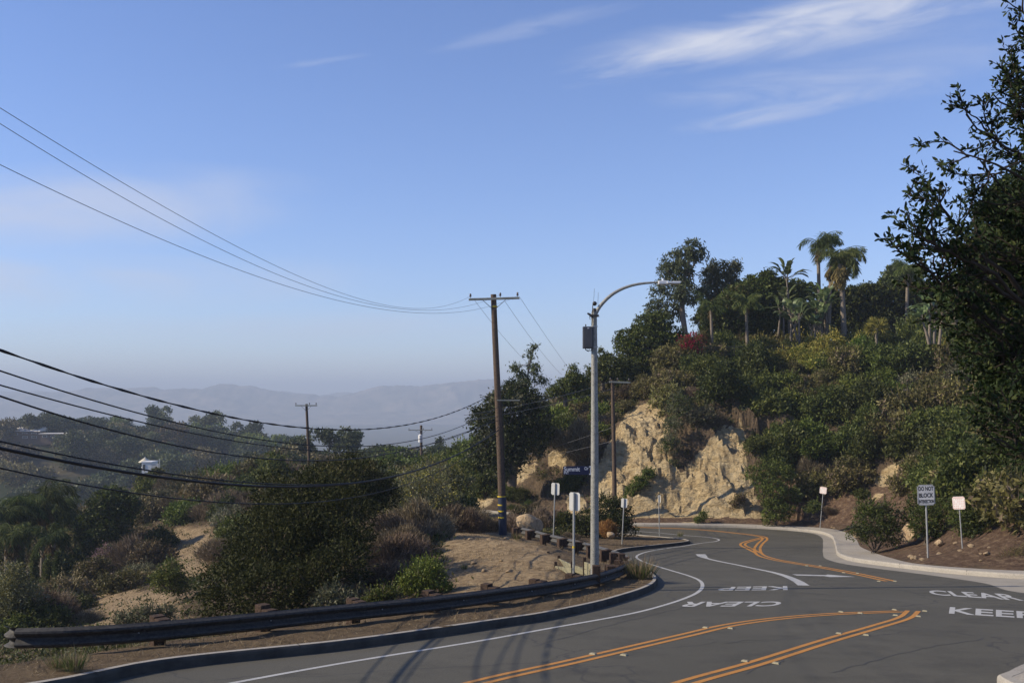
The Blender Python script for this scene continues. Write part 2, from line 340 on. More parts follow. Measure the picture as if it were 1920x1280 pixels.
# ------------------------------------------------------------------ ground
def ground_mat():
    m = bpy.data.materials.new('hillside_soil'); m.use_nodes = True; nt = m.node_tree; L = nt.links.new; b = nt.nodes['Principled BSDF']
    b.inputs['Roughness'].default_value = .95; b.inputs['Specular IOR Level'].default_value = .1
    at_ = N(nt, 'ShaderNodeAttribute', attribute_name='zones'); sp = N(nt, 'ShaderNodeSeparateColor'); L(at_.outputs['Color'], sp.inputs[0])
    tc = N(nt, 'ShaderNodeTexCoord')
    def nz(s, d=8, r=.62, vec=None, dist=0):
        n = N(nt, 'ShaderNodeTexNoise'); n.inputs['Scale'].default_value = s; n.inputs['Detail'].default_value = d; n.inputs['Roughness'].default_value = r; n.inputs['Distortion'].default_value = dist
        L(vec or tc.outputs['Object'], n.inputs['Vector']); return n.outputs[0]
    def ramp(f, stops):
        r = N(nt, 'ShaderNodeValToRGB'); L(f, r.inputs[0]); e = r.color_ramp.elements
        e[0].position, e[0].color = stops[0][0], (*stops[0][1], 1); e[1].position, e[1].color = stops[-1][0], (*stops[-1][1], 1)
        for p, c in stops[1:-1]: k = e.new(p); k.color = (*c, 1)
        return r.outputs[0]
    def mix(f, a, c):
        x = N(nt, 'ShaderNodeMix', data_type='RGBA'); L(f, x.inputs[0]); L(a, x.inputs[6]); L(c, x.inputs[7]); return x.outputs[2]
    soil = ramp(nz(.9), [(.3, (.040, .030, .021)), (.5, (.078, .057, .038)), (.7, (.13, .095, .06))])
    fine = ramp(nz(9, 6, .7), [(.35, (.040, .030, .022)), (.55, (.16, .115, .07)), (.72, (.34, .26, .17))])
    grass = mix(sp.outputs[1], soil, ramp(nz(3.2, 10, .75), [(.28, (.10, .07, .042)), (.42, (.25, .18, .105)), (.56, (.40, .30, .175)), (.75, (.52, .42, .28))]))
    hf = N(nt, 'ShaderNodeMath', operation='MULTIPLY'); L(nz(5), hf.inputs[0]); hf.inputs[1].default_value = .55
    g2 = mix(hf.outputs[0], grass, fine)
    red = mix(sp.outputs[2], g2, ramp(nz(4, 10, .75), [(.35, (.060, .036, .026)), (.52, (.12, .078, .052)), (.72, (.26, .19, .12))]))
    mp = N(nt, 'ShaderNodeMapping'); mp.inputs['Rotation'].default_value = (.5, .9, .3); mp.inputs['Scale'].default_value = (1, 1, 2.6); L(tc.outputs['Object'], mp.inputs[0])
    rk = ramp(nz(.8, 10, .66, mp.outputs[0], .8), [(.22, (.29, .195, .095)), (.34, (.54, .39, .20)), (.50, (.69, .53, .295)), (.72, (.78, .64, .40))])
    vor = N(nt, 'ShaderNodeTexVoronoi', feature='DISTANCE_TO_EDGE'); vor.inputs['Scale'].default_value = .9; L(mp.outputs[0], vor.inputs['Vector'])
    crk = N(nt, 'ShaderNodeMapRange'); crk.inputs[1].default_value = 0; crk.inputs[2].default_value = .035; crk.inputs[3].default_value = .6; crk.inputs[4].default_value = 0; L(vor.outputs['Distance'], crk.inputs[0])
    dk = N(nt, 'ShaderNodeRGB'); dk.outputs[0].default_value = (.10, .065, .04, 1)
    ck = N(nt, 'ShaderNodeMath', operation='MULTIPLY'); L(crk.outputs[0], ck.inputs[0]); L(nz(1.3), ck.inputs[1])
    rk = mix(ck.outputs[0], rk, dk.outputs[0])
    md = N(nt, 'ShaderNodeMath', operation='ADD'); L(sp.outputs[0], md.inputs[0]); k = N(nt, 'ShaderNodeMath', operation='SUBTRACT'); L(nz(1.2, 8, .7), k.inputs[0]); k.inputs[1].default_value = .5; L(k.outputs[0], md.inputs[1])
    mr = N(nt, 'ShaderNodeMapRange'); mr.inputs[1].default_value = .42; mr.inputs[2].default_value = .62; L(md.outputs[0], mr.inputs[0])
    L(mix(mr.outputs[0], red, rk), b.inputs['Base Color'])
    b1 = N(nt, 'ShaderNodeBump'); b1.inputs['Strength'].default_value = 1.0; b1.inputs['Distance'].default_value = .22; L(nz(3.5, 10, .75), b1.inputs['Height'])
    b2 = N(nt, 'ShaderNodeBump'); b2.inputs['Distance'].default_value = 1.6; L(nz(.9, 9, .66, mp.outputs[0], .8), b2.inputs['Height']); L(mr.outputs[0], b2.inputs['Strength']); L(b1.outputs[0], b2.inputs['Normal'])
    L(b2.outputs[0], b.inputs['Normal'])
    return m
M_SOIL = ground_mat()
def proj(x, y, z): return 960+x/y*F, HZ-z/y*F
def near_ground():
    rng = np.random.default_rng(3)
    pts = []
    def grid(x0, x1, y0, y1, s, skip=None):
        X, Y = np.meshgrid(np.arange(x0, x1, s), np.arange(y0, y1, s)); X = X+rng.uniform(-.2, .2, X.shape)*s; Y = Y+rng.uniform(-.2, .2, Y.shape)*s
        P = np.c_[X.ravel(), Y.ravel()]
        if skip is not None: P = P[~skip(P[:, 0], P[:, 1])]
        return P
    fineA = lambda x, y: (x > -10) & (x < 10) & (y > 12) & (y < 52)
    fineB = lambda x, y: (x > 5) & (x < 20) & (y > 63) & (y < 82)
    fineC = lambda x, y: (x > 2) & (x < 22) & (y > 62) & (y < 86)
    medC = lambda x, y: (x > -40) & (x < 45) & (y > 6) & (y < 112)
    a = grid(-10, 10, 12, 52, .36); b = np.concatenate([grid(5, 20, 63, 82, .19), grid(2, 22, 62, 86, .33, fineB)])
    c = grid(-40, 45, 6, 112, .95, lambda x, y: fineA(x, y) | fineC(x, y))
    d = grid(-90, 100, -6, 170, 3.0, medC)
    P = np.concatenate([a, b, c, d])
    inside = inpoly(P[:, 0], P[:, 1], PAVED); P = P[~inside]
    bd = PAVED
    # drop points hugging the boundary
    dd = np.minimum(dline(P[:, 0], P[:, 1], CURB_L), dline(P[:, 0], P[:, 1], WALK_R)); P = P[dd > .15]
    allp = [Vector(p) for p in bd]+[Vector(p) for p in P]; nb = len(bd)
    edges = [(i, (i+1) % nb) for i in range(nb)]
    vco, _, faces, *_r = delaunay_2d_cdt(allp, edges, [], 0, 1e-4)
    V = np.array([v[:] for v in vco]); Fc = np.array([f for f in faces if len(f) == 3])
    cen = V[Fc].mean(1); keep = ~inpoly(cen[:, 0], cen[:, 1], PAVED); Fc = Fc[keep]
    z = H(V[:, 0], V[:, 1])
    rocky = fineC(cen[keep, 0], cen[keep, 1]); mb = MB(); mb.add(np.c_[V, z], Fc.ravel(), np.full(len(Fc), 3), 0, True); mb.sm[0] = ~rocky
    o = mb.obj('ground', M_SOIL); tag(o, kind='structure')
    px, py = proj(V[:, 0], np.maximum(V[:, 1], 1), z)
    cl = np.zeros(len(V))
    far = V[:, 1] > 34
    for q in CLIFF_PX: cl = np.maximum(cl, inpoly(px, py, q)*far)
    hs = hill_s(V[:, 0], V[:, 1]); inh = inpoly(V[:, 0], V[:, 1], HILL)
    cl = np.where(inh & (hs < .9), 0, cl)
    tan = np.maximum.reduce([inpoly(px, py, [(820, 1090), (835, 1010), (870, 985), (960, 990), (1040, 1040), (1060, 1090), (900, 1130)])*1.0*(V[:, 1] < 48),
        inpoly(px, py, [(290, 1060), (330, 990), (400, 985), (420, 1060), (380, 1085), (300, 1090)])*.8, inpoly(px, py, [(120, 1180), (200, 1080), (250, 1100), (330, 1110), (330, 1200)])*.9,
        (dline(V[:, 0], V[:, 1], CURB_L) < 3.5)*(~inh)*.28])
    red = ((hs < 4.0) & inh)*.9*(V[:, 1] < 70)
    ca = o.data.color_attributes.new('zones', 'FLOAT_COLOR', 'POINT')
    ca.data.foreach_set('color', np.c_[cl*.75, tan, red, np.ones(len(V))].ravel())
    return o
near_ground()

# far ground: canyon, ridge, valley floor; mountains
def ridge_crest(u):  # z of the ridge's crest by bearing u = x / y
    px = 960+u*F
    return np.interp(px, [-600, 0, 300, 500, 700, 850, 1000, 1400, 2600], [-12, -15, -18, -27, -37, -41, -43, -44, -44])
def Hfar(x, y):
    u = x/np.maximum(y, 1); px = 960+u*F; d = y
    z0 = TPS(np.clip(x, -85, 95), np.full_like(x, 160.0))*0-24
    a = -30-18*ss(150, 215, d)
    z = np.where(d < 215, np.interp(d, [140, 170, 215], [-26, -33, -52]), -52)
    cr = ridge_crest(u)
    t = ss(225, 435, d)
    z = z+(cr-z)*t
    z = z+fbm(x/60, y/60, 41)*7*ss(190, 280, d)*ss(430, 380, d)
    back = np.interp(d, [440, 700, 1500, 9000], [0, 45, 92, 92])
    z = z-back*ss(440, 460, d)+0
    z = np.where(d > 460, np.maximum(z, -122.0), z)
    z = z+ss(900, 2000, d)*fbm(x/500, y/500, 51)*5
    return z
M_FAR = mat('far_scrub', (.030, .040, .018), .95, [(.02, (.060, .058, .030), .12), (.12, (.022, .032, .016), .14), (.05, (.070, .060, .036), .05)], None, spec=.05)
def far_ground():
    U = np.linspace(-1.5, 1.5, 420); D = np.concatenate([np.arange(138, 470, 4.0), np.geomspace(474, 12000, 110)])
    UU, DD = np.meshgrid(U, D); X = UU*DD; Y = DD
    Z = Hfar(X, Y)
    right = ss(-.05, .05, UU)*ss(420, 200, DD)
    Z = Z*(1-right)+right*(np.minimum(Z, -10)); 
    V = np.stack([X, Y, Z], -1).reshape(-1, 3); nu = len(U); nd = len(D)
    i = np.arange(nd-1)[:, None]*nu+np.arange(nu-1)[None, :]
    Q = np.stack([i, i+1, i+nu+1, i+nu], -1).reshape(-1, 4)
    mb = MB(); mb.add(V, Q.ravel(), np.full(len(Q), 4), 0, True); tag(mb.obj('valley_ground', M_FAR), kind='structure')
far_ground()
M_MTN = mat('dry_mountain', (.16, .14, .12), .95, [(.004, (.26, .21, .17), .12), (.012, (.05, .06, .06), .16)], None, spec=.05)
def mountains(name, dist, depth, PX, PY, seed, rough):
    U = np.linspace(-.8, .6, 900); T = np.linspace(0, 1, 60)
    UU, TT = np.meshgrid(U, T); Y = dist-depth+TT*depth*2; X = UU*dist*(Y/dist)**.0
    X = UU*dist; px = 960+UU*F
    crest = (HZ-np.interp(px, PX, PY))/F*dist
    base = -118
    rid = np.abs(fbm(X/620+3, Y/620, seed, 6, .55)); prof = np.where(TT < .5, ss(0, .5, TT)**1.15, ss(1, .5, TT))
    h = (crest-base)*prof
    spur = (1-2.4*rid)
    crn = fbm(X/95, Y*0, seed+3, 6, .66)*20*prof**6
    Z = base+h*(1-rough*1.5*(1-spur)*(1-prof**4))+fbm(X/90, Y/90, seed+5)*rough*30*prof*(1-prof**6*.6)+crn
    V = np.stack([X, Y, Z], -1).reshape(-1, 3); nu = len(U)
    i = np.arange(len(T)-1)[:, None]*nu+np.arange(nu-1)[None, :]; Q = np.stack([i, i+1, i+nu+1, i+nu], -1).reshape(-1, 4)
    mb = MB(); mb.add(V, Q.ravel(), np.full(len(Q), 4), 0, True); tag(mb.obj(name, M_MTN), kind='structure')
mountains('mountains', 5200, 900, [-900, 0, 120, 200, 300, 380, 400, 440, 470, 500, 520, 550, 600, 640, 680, 720, 760, 800, 860, 900, 960, 1100, 2700],
          [740, 742, 735, 728, 727, 731, 724, 721, 724, 729, 729, 737, 744, 740, 730, 725, 722, 722, 713, 712, 715, 722, 735], 61, .35)
mountains('mountain_range', 6600, 700, [-900, 100, 300, 420, 520, 600, 700, 800, 900, 1000, 2700], [738, 733, 738, 730, 733, 739, 731, 722, 718, 716, 730], 77, .3)

# ------------------------------------------------------------------ road, pavements, paint
M_ASPH = None
def asphalt_mat():
    m = bpy.data.materials.new('asphalt'); m.use_nodes = True; nt = m.node_tree; L = nt.links.new; b = nt.nodes['Principled BSDF']
    b.inputs['Roughness'].default_value = .82; b.inputs['Specular IOR Level'].default_value = .35
    tc = N(nt, 'ShaderNodeTexCoord')
    def nz(s, d=6, r=.6, vec=None):
        n = N(nt, 'ShaderNodeTexNoise'); n.inputs['Scale'].default_value = s; n.inputs['Detail'].default_value = d; n.inputs['Roughness'].default_value = r; L(vec or tc.outputs['Object'], n.inputs['Vector']); return n.outputs[0]
    r = N(nt, 'ShaderNodeValToRGB'); L(nz(.22, 5, .55), r.inputs[0]); e = r.color_ramp.elements; e[0].position = .3; e[0].color = (.060, .0555, .041, 1); e[1].position = .7; e[1].color = (.081, .075, .057, 1)
    g = N(nt, 'ShaderNodeValToRGB'); L(nz(70, 4, .8), g.inputs[0]); e = g.color_ramp.elements; e[0].position = .33; e[0].color = (.55, .55, .55, 1); e[1].position = .68; e[1].color = (1.5, 1.5, 1.48, 1)
    mx = N(nt, 'ShaderNodeMix', data_type='RGBA', blend_type='MULTIPLY'); mx.inputs[0].default_value = 1; L(r.outputs[0], mx.inputs[6]); L(g.outputs[0], mx.inputs[7])
    # oil stains and polished patches
    st = N(nt, 'ShaderNodeMapRange'); st.inputs[1].default_value = .50; st.inputs[2].default_value = .72; st.inputs[3].default_value = 1.0; st.inputs[4].default_value = .60; L(nz(.9, 9, .7), st.inputs[0])
    s2 = N(nt, 'ShaderNodeMix', data_type='RGBA', blend_type='MULTIPLY'); s2.inputs[0].default_value = 1; L(mx.outputs[2], s2.inputs[6]); L(st.outputs[0], s2.inputs[7]); mx = s2
    vo = N(nt, 'ShaderNodeTexVoronoi', feature='DISTANCE_TO_EDGE'); vo.inputs['Scale'].default_value = .16; 
    ad = N(nt, 'ShaderNodeVectorMath', operation='ADD'); L(tc.outputs['Object'], ad.inputs[0]); nn = N(nt, 'ShaderNodeTexNoise'); nn.inputs['Scale'].default_value = 1.1; nn.inputs['Detail'].default_value = 6; L(tc.outputs['Object'], nn.inputs['Vector'])
    sc = N(nt, 'ShaderNodeVectorMath', operation='SCALE'); L(nn.outputs[1], sc.inputs[0]); sc.inputs['Scale'].default_value = 1.1; L(sc.outputs[0], ad.inputs[1]); L(ad.outputs[0], vo.inputs['Vector'])
    cr = N(nt, 'ShaderNodeMapRange'); cr.inputs[1].default_value = 0; cr.inputs[2].default_value = .006; cr.inputs[3].default_value = .75; cr.inputs[4].default_value = 0; L(vo.outputs['Distance'], cr.inputs[0])
    m2 = N(nt, 'ShaderNodeMix', data_type='RGBA'); L(cr.outputs[0], m2.inputs[0]); L(mx.outputs[2], m2.inputs[6]); m2.inputs[7].default_value = (.030, .029, .028, 1)
    L(m2.outputs[2], b.inputs['Base Color'])
    bp = N(nt, 'ShaderNodeBump'); bp.inputs['Strength'].default_value = .5; bp.inputs['Distance'].default_value = .012; L(nz(90, 4, .7), bp.inputs['Height']); L(bp.outputs[0], b.inputs['Normal']); return m
M_ASPH = asphalt_mat()
M_CONC = mat('pale_concrete', (.36, .325, .27), .9, [(1.5, (.29, .26, .215), .2), (.6, (.42, .38, .31), .1), (25, (.25, .225, .19), .12)], (60, .3, .01), spec=.2)
M_CURB = mat('curb_concrete', (.30, .28, .24), .9, [(2.5, (.21, .195, .17), .15), (30, (.36, .33, .28), .14)], (50, .35, .012), spec=.2)
M_GUTT = mat('gutter_concrete', (.31, .285, .24), .9, [(1.2, (.22, .20, .165), .14), (20, (.27, .245, .2), .15)], (60, .3, .01), spec=.2)
def paint_mat(name, c, dark):
    m = mat(name, c, .7, [(1.6, tuple(x*.82 for x in c), .15), (60, tuple(x*.7 for x in c), .12)], (90, .4, .006), spec=.3)
    nt = m.node_tree; L = nt.links.new; b = nt.nodes['Principled BSDF']; tc = N(nt, 'ShaderNodeTexCoord'); nz = N(nt, 'ShaderNodeTexNoise'); nz.inputs['Scale'].default_value = 9; nz.inputs['Detail'].default_value = 10; nz.inputs['Roughness'].default_value = .8
    L(tc.outputs['Object'], nz.inputs['Vector']); mr = N(nt, 'ShaderNodeMapRange'); mr.inputs[1].default_value = .56; mr.inputs[2].default_value = .66; mr.inputs[4].default_value = .75; L(nz.outputs[0], mr.inputs[0])
    src = b.inputs['Base Color'].links[0].from_socket; mx = N(nt, 'ShaderNodeMix', data_type='RGBA'); L(mr.outputs[0], mx.inputs[0]); L(src, mx.inputs[6]); mx.inputs[7].default_value = (.085, .08, .07, 1); L(mx.outputs[2], b.inputs['Base Color']); return m
M_WHITE = paint_mat('road_paint_white', (.46, .46, .44), (.30, .30, .285))
M_YELL = paint_mat('road_paint_yellow', (.50, .225, .045), (.38, .175, .045))
def sheet(name, poly, off, m, parent=None, step=1.5):
    """flat polygon draped on the road's slope"""
    n = len(poly); vco, _, fc, *_r = delaunay_2d_cdt([Vector((p[0], p[1])) for p in poly], [(i, (i+1) % n) for i in range(n)], [], 0, 1e-5)
    bm = bmesh.new(); vs_ = [bm.verts.new((p[0], p[1], 0)) for p in vco]
    for f in fc:
        c = sum((vco[i] for i in f), Vector((0, 0)))/len(f)
        if inpoly(np.array([c.x]), np.array([c.y]), poly)[0]: bm.faces.new([vs_[i] for i in f])
    ys = [p[1] for p in poly]
    for yy in [50]+list(np.arange(50.5, 66.6, .8)):
        if min(ys) < yy < max(ys): bmesh.ops.bisect_plane(bm, geom=bm.verts[:]+bm.edges[:]+bm.faces[:], plane_co=(0, yy, 0), plane_no=(0, 1, 0))
    for v in bm.verts: v.co.z = float(zr(v.co.y))+off
    bm.normal_update()
    for f in bm.faces:
        if f.normal.z < 0: f.normal_flip()
    mb = MB(); mb.bm(bm); return mb.obj(name, m, parent)
def strip(mb, P, w, off, step=.3, raw=False):
    """painted stripe of width w along plan points P"""
    P = np.array(P if raw else smooth_line(P, step)); T = np.gradient(P, axis=0); T /= np.linalg.norm(T, axis=1)[:, None]+1e-9; Nn = np.c_[-T[:, 1], T[:, 0]]
    ww = np.broadcast_to(w, (len(P),))[:, None]/2; A = P+Nn*ww; B = P-Nn*ww
    z = lambda q: np.c_[q, zr(q[:, 1])+off]
    A, B = z(A), z(B); mb.quads(np.stack([B[:-1], B[1:], A[1:], A[:-1]], 1)); return mb
def offset(P, o):
    P = np.array(smooth_line(P, .3)); T = np.gradient(P, axis=0); T /= np.linalg.norm(T, axis=1)[:, None]+1e-9; return P+np.c_[-T[:, 1], T[:, 0]]*o
road_poly = CURB_L + ASPH_R + [(34, -6)]
road = sheet('road', road_poly, 0.0, M_ASPH); tag(road, kind='structure')
# gutter between asphalt edge and kerb, pavement behind the kerb
i0 = min(range(len(ASPH_R)), key=lambda i: math.hypot(ASPH_R[i][0]-G(1488, 995)[0], ASPH_R[i][1]-G(1488, 995)[1]))
j0 = min(range(len(CURB_R)), key=lambda i: math.hypot(CURB_R[i][0]-ASPH_R[i0][0], CURB_R[i][1]-ASPH_R[i0][1]))
tag(sheet('gutter', ASPH_R[i0:]+CURB_R[j0+1:][::-1], -.001, M_GUTT), kind='structure')
tag(sheet('pavement', CURB_R+WALK_R[:-1][::-1], .146, M_CONC), kind='structure')
tag(sheet('corner_pavement', CORNER, .14, M_CONC), kind='structure')
M_SHADE_JOINT = mat('shaded_kerb_face_and_joint', (.050, .047, .042), .9, [(2, (.085, .08, .07), .12)], (40, .4, .01), spec=.1)  # shade of the verge kerb's road face put into the colour; also dark joints
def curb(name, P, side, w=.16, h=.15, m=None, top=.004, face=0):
    """kerb: vertical face on the road side, rounded nose, flat top; side = +1 land lies to the left of the path"""
    P = np.array(P); T = np.gradient(P, axis=0); T /= np.linalg.norm(T, axis=1)[:, None]+1e-9; Nn = np.c_[-T[:, 1], T[:, 0]]*side
    prof = [(-.02, -.10), (-.018, .10), (-.010, h-.02), (.015, h+top), (w, h+top), (w+.01, -.1)]
    mb = MB(); R = []
    for o, z in prof: Q = P+Nn*o; R.append(np.c_[Q, zr(P[:, 1])+z])
    for i, (a, b) in enumerate(zip(R[:-1], R[1:])):
        q = np.stack([a[:-1], a[1:], b[1:], b[:-1]], 1)
        if side > 0: q = q[:, ::-1]
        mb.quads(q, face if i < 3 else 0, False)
    for i in range(9, len(P)-2, 9):
        c = P[i]; t = T[i]*.009; q = [c-Nn[i]*.021-t, c-Nn[i]*.021+t, c+Nn[i]*w+t, c+Nn[i]*w-t]; z = float(zr(c[1])); A = [(*q[0], z+.02), (*q[1], z+.02), (*(c-Nn[i]*.012+t), z+h+top+.002), (*(c-Nn[i]*.012-t), z+h+top+.002)]; Bq = [A[3], A[2], (*q[2], z+h+top+.002), (*q[3], z+h+top+.002)]
        mb.quads([A, Bq], 1)
    return tag(mb.obj(name, [m or M_CURB, M_SHADE_JOINT]), kind='structure')
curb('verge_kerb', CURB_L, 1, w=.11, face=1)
curb('pavement_kerb', CURB_R, 1)
curb('corner_kerb', CORNER[:-1], -1)

# painted lines
WL = [(430, 1281), (640, 1243), (893, 1202), (1027, 1178), (1187, 1149), (1255, 1131), (1287, 1120), (1308, 1110), (1317, 1099), (1312, 1088), (1293, 1079.5), (1260, 1069.5), (1232, 1061), (1199, 1049), (1194, 1042),
      (1213, 1034), (1247, 1028), (1280, 1023.5), (1313, 1018), (1341, 1014.5), (1348, 1011), (1330, 1007), (1287, 1003.5), (1230, 998), (1193, 995.5), (1130, 989), (1060, 981), (960, 971)]
wl = GL(WL); wl = [(-8, 8.2), (-4.6, 12.2)]+wl[0:]
mb = MB(); strip(mb, wl, .105, .004); mb.obj('edge_line', M_WHITE, road)
mb = MB(); ll = GL([(1313, 1038.5), (1322, 1045), (1347, 1051.5), (1380, 1058), (1413, 1065), (1447, 1072), (1472, 1079), (1495, 1089), (1507, 1097)]); n = len(smooth_line(ll, .3))
strip(mb, ll, np.interp(np.linspace(0, 1, n), [0, .1, .2, .6, .85, 1], [.42, .40, .16, .16, .26, .32]), .004); mb.obj('lane_line', M_WHITE, road)
sheet('merge_arrow', GL([(1485, 1076), (1548, 1077.6), (1552, 1076.6), (1604, 1081), (1556, 1081.3), (1546, 1079.6), (1494, 1078.4)]), .0045, M_WHITE, road)
def double(name, P, gap=.11, w=.105):
    mb = MB()
    for s in (-1, 1):
        Q = offset(P, s*gap); strip(mb, Q, w, .0042, raw=True)
    return mb.obj(name, M_YELL, road)
Y1 = [(-6, 4), (-2.6, 9.6)]+GL([(885, 1282), (1073, 1239.5), (1280, 1191.5), (1373, 1170.5), (1467, 1158), (1563, 1150.5), (1690, 1145.5)])
Y2 = [(-3, 5), (0.0, 10)]+GL([(1275, 1283), (1413, 1244), (1547, 1202), (1647, 1173), (1697, 1157), (1712, 1144.5)])
double('double_yellow_line', Y1); double('double_yellow_line', Y2)
Y3 = GL([(1060, 974), (1197, 987.8), (1247, 989.5), (1287, 991), (1330, 994), (1375, 998.5), (1410, 1002.5), (1430, 1006), (1434, 1010), (1426, 1018), (1420, 1028), (1428, 1041), (1453, 1048.5), (1480, 1053.5), (1533, 1062), (1597, 1073.5), (1670, 1089)])
mb = MB(); strip(mb, offset(Y3, .13), .13, .0042, raw=True); strip(mb, offset(Y3, -.13), .13, .0042, raw=True); mb.obj('double_yellow_line', M_YELL, road)
Y4 = GL([(1431, 1007.5), (1412, 1012), (1395, 1017.5), (1393, 1021.5), (1405, 1028), (1424, 1037.5)])
mb = MB(); strip(mb, offset(Y4, .12), .13, .0052, raw=True); strip(mb, offset(Y4, -.12), .13, .0052, raw=True); mb.obj('chevron_line', M_YELL, road)

# skid marks at the bend and tar seams
M_SKID = mat('tyre_rubber_mark', (.040, .038, .035), .75, [(30, (.062, .058, .052), .2)], spec=.3)
for pts, w_ in [([(1330, 988), (1322, 993), (1324, 1001), (1336, 1009)], .22), ([(1318, 989), (1312, 994), (1316, 1001)], .16), ([(1345, 990), (1338, 996), (1346, 1004)], .14), ([(1388, 991), (1384, 996), (1398, 1003), (1415, 1008)], .14), ([(1365, 992), (1362, 998), (1374, 1004)], .1), ([(1375, 1008), (1395, 1008)], .1)]:
    mb = MB(); strip(mb, GL(pts), w_, .0035); mb.obj('skid_mark', M_SKID, road)
rs = np.random.default_rng(14)
for pts in [[(1395, 1262), (1500, 1222), (1600, 1188), (1700, 1166)], [(1000, 1212), (1120, 1178), (1230, 1150), (1330, 1128)], [(1360, 1205), (1400, 1200), (1440, 1199)], [(1500, 1110), (1640, 1122), (1800, 1146)], [(1560, 1262), (1700, 1222), (1850, 1195)], [(1420, 1062), (1500, 1078), (1640, 1100)]]:
    P_ = smooth_line(GL(pts), .25); P_ = [np.array(q)+rs.normal(size=2)*.035 for q in P_]; mb = MB(); strip(mb, P_, .022+.02*rs.random(len(P_)), .0025, raw=True); mb.obj('tar_seam', M_SKID, road)
def text_mesh(txt, bold=0.0):
    c = bpy.data.curves.new('lettering', 'FONT'); c.body = txt; c.offset = bold; c.resolution_u = 4
    o = bpy.data.objects.new('lettering', c); COL.objects.link(o)
    bpy.context.view_layer.update(); dg = bpy.context.evaluated_depsgraph_get(); me = bpy.data.meshes.new_from_object(o.evaluated_get(dg))
    V = np.array([v.co[:] for v in me.vertices]); Fc = [list(p.vertices) for p in me.polygons]
    bpy.data.objects.remove(o); bpy.data.curves.remove(c); bpy.data.meshes.remove(me)
    mn, mx_ = V.min(0), V.max(0); U = (V[:, :2]-mn[:2])/(mx_[:2]-mn[:2]); return U, Fc, (mx_-mn)[:2]
def road_text(name, txt, quad):
    U, Fc, _ = text_mesh(txt, .022)
    q = [np.array(G(*p)) for p in quad]; a, b, c, d = q    # lower left, lower right, upper right, upper left
    P = [(1-u)*(1-v)*a+u*(1-v)*b+u*v*c+(1-u)*v*d for u, v in U]
    V = np.array([[p[0], p[1], float(zr(p[1]))+.004] for p in P])
    mb = MB(); mb.add(V, [i for f in Fc for i in f], [len(f) for f in Fc]); mb.obj(name, M_WHITE, road)
road_text('keep_lettering', 'KEEP', [(1476, 1098), (1352, 1100), (1344, 1106.5), (1477, 1105.5)])
road_text('clear_lettering', 'CLEAR', [(1471, 1127), (1288, 1127.5), (1263, 1137), (1456, 1136)])
road_text('keep_lettering', 'KEEP', [(1779, 1149.5), (1945, 1160), (1943, 1147), (1781, 1137.5)])
road_text('clear_lettering', 'CLEAR', [(1748, 1114.5), (1922, 1126), (1896, 1113.5), (1738, 1105.5)])
# ------------------------------------------------------------------ plants
LM = {
 'dark': leafmat('leaf_dark_green', (.026, .040, .008), (.080, .098, .020), (.16, .17, .04)),
 'oak': leafmat('leaf_oak', (.020, .028, .008), (.055, .064, .018), (.11, .115, .035), .22, .7, .12),
 'mid': leafmat('leaf_mid_green', (.040, .062, .010), (.105, .135, .022), (.19, .21, .04)),
 'olive': leafmat('leaf_olive', (.060, .058, .018), (.145, .130, .040), (.24, .21, .08)),
 'yellow': leafmat('leaf_yellow_green', (0.108, 0.115, 0.024), (0.270, 0.243, 0.051), (0.405, 0.324, 0.081)),
 'grey': leafmat('leaf_grey_green', (.060, .066, .034), (.130, .134, .072), (.21, .20, .12)),
 'dry': leafmat('dry_brush', (.085, .064, .042), (.185, .145, .098), (.30, .24, .165), .15, .9, .05),
 'brown': leafmat('brown_leaf', (0.068, 0.057, 0.024), (0.142, 0.111, 0.049), (0.216, 0.162, 0.081), .25),
 'orange': leafmat('rust_brush', (.14, .060, .022), (.27, .13, .05), (.38, .22, .10), .2, .9, .05),
 'red': leafmat('red_blossom', (.16, .008, .012), (.30, .014, .022), (.40, .03, .04), .25),
 'pink': leafmat('pink_blossom', (.20, .13, .13), (.34, .22, .22), (.45, .33, .32), .3),
 'lime': leafmat('leaf_bright_green', (.055, .12, .016), (.10, .19, .03), (.16, .25, .05)),
 'palm': leafmat('palm_frond_green', (.030, .046, .012), (.085, .110, .030), (.18, .19, .07), .25, .7, .12),
 'palmdry': leafmat('palm_frond_dry', (.075, .055, .025), (.18, .13, .05), (.28, .20, .085), .15, .8),
 'hedge': leafmat('leaf_hedge', (.012, .020, .005), (.036, .052, .011), (.09, .115, .025)),
 'gum': leafmat('leaf_gum', (.040, .052, .022), (.090, .106, .042), (.16, .175, .08)),
 'far': leafmat('leaf_far', (.022, .034, .014), (.055, .070, .026), (.09, .11, .04)),
 'grass': leafmat('grass_blade', (.07, .11, .025), (.13, .17, .05), (.30, .25, .12), .3, .7),
 'straw': leafmat('straw_blade', (.16, .12, .065), (.30, .24, .14), (.44, .36, .22), .25, .8),
}
M_BARK = mat('grey_brown_bark', (.10, .078, .058), .95, [(3, (.055, .042, .032), .15), (25, (.16, .13, .10), .15)], (18, .7, .03), spec=.1)
M_PALM = mat('palm_trunk', (.16, .135, .105), .95, [(4, (.09, .07, .055), .15), (20, (.24, .205, .165), .12)], (12, .8, .04), spec=.1)
M_TWIG = mat('dry_twig', (.13, .10, .08), .95, [(3, (.20, .165, .135), .2)], spec=.05)

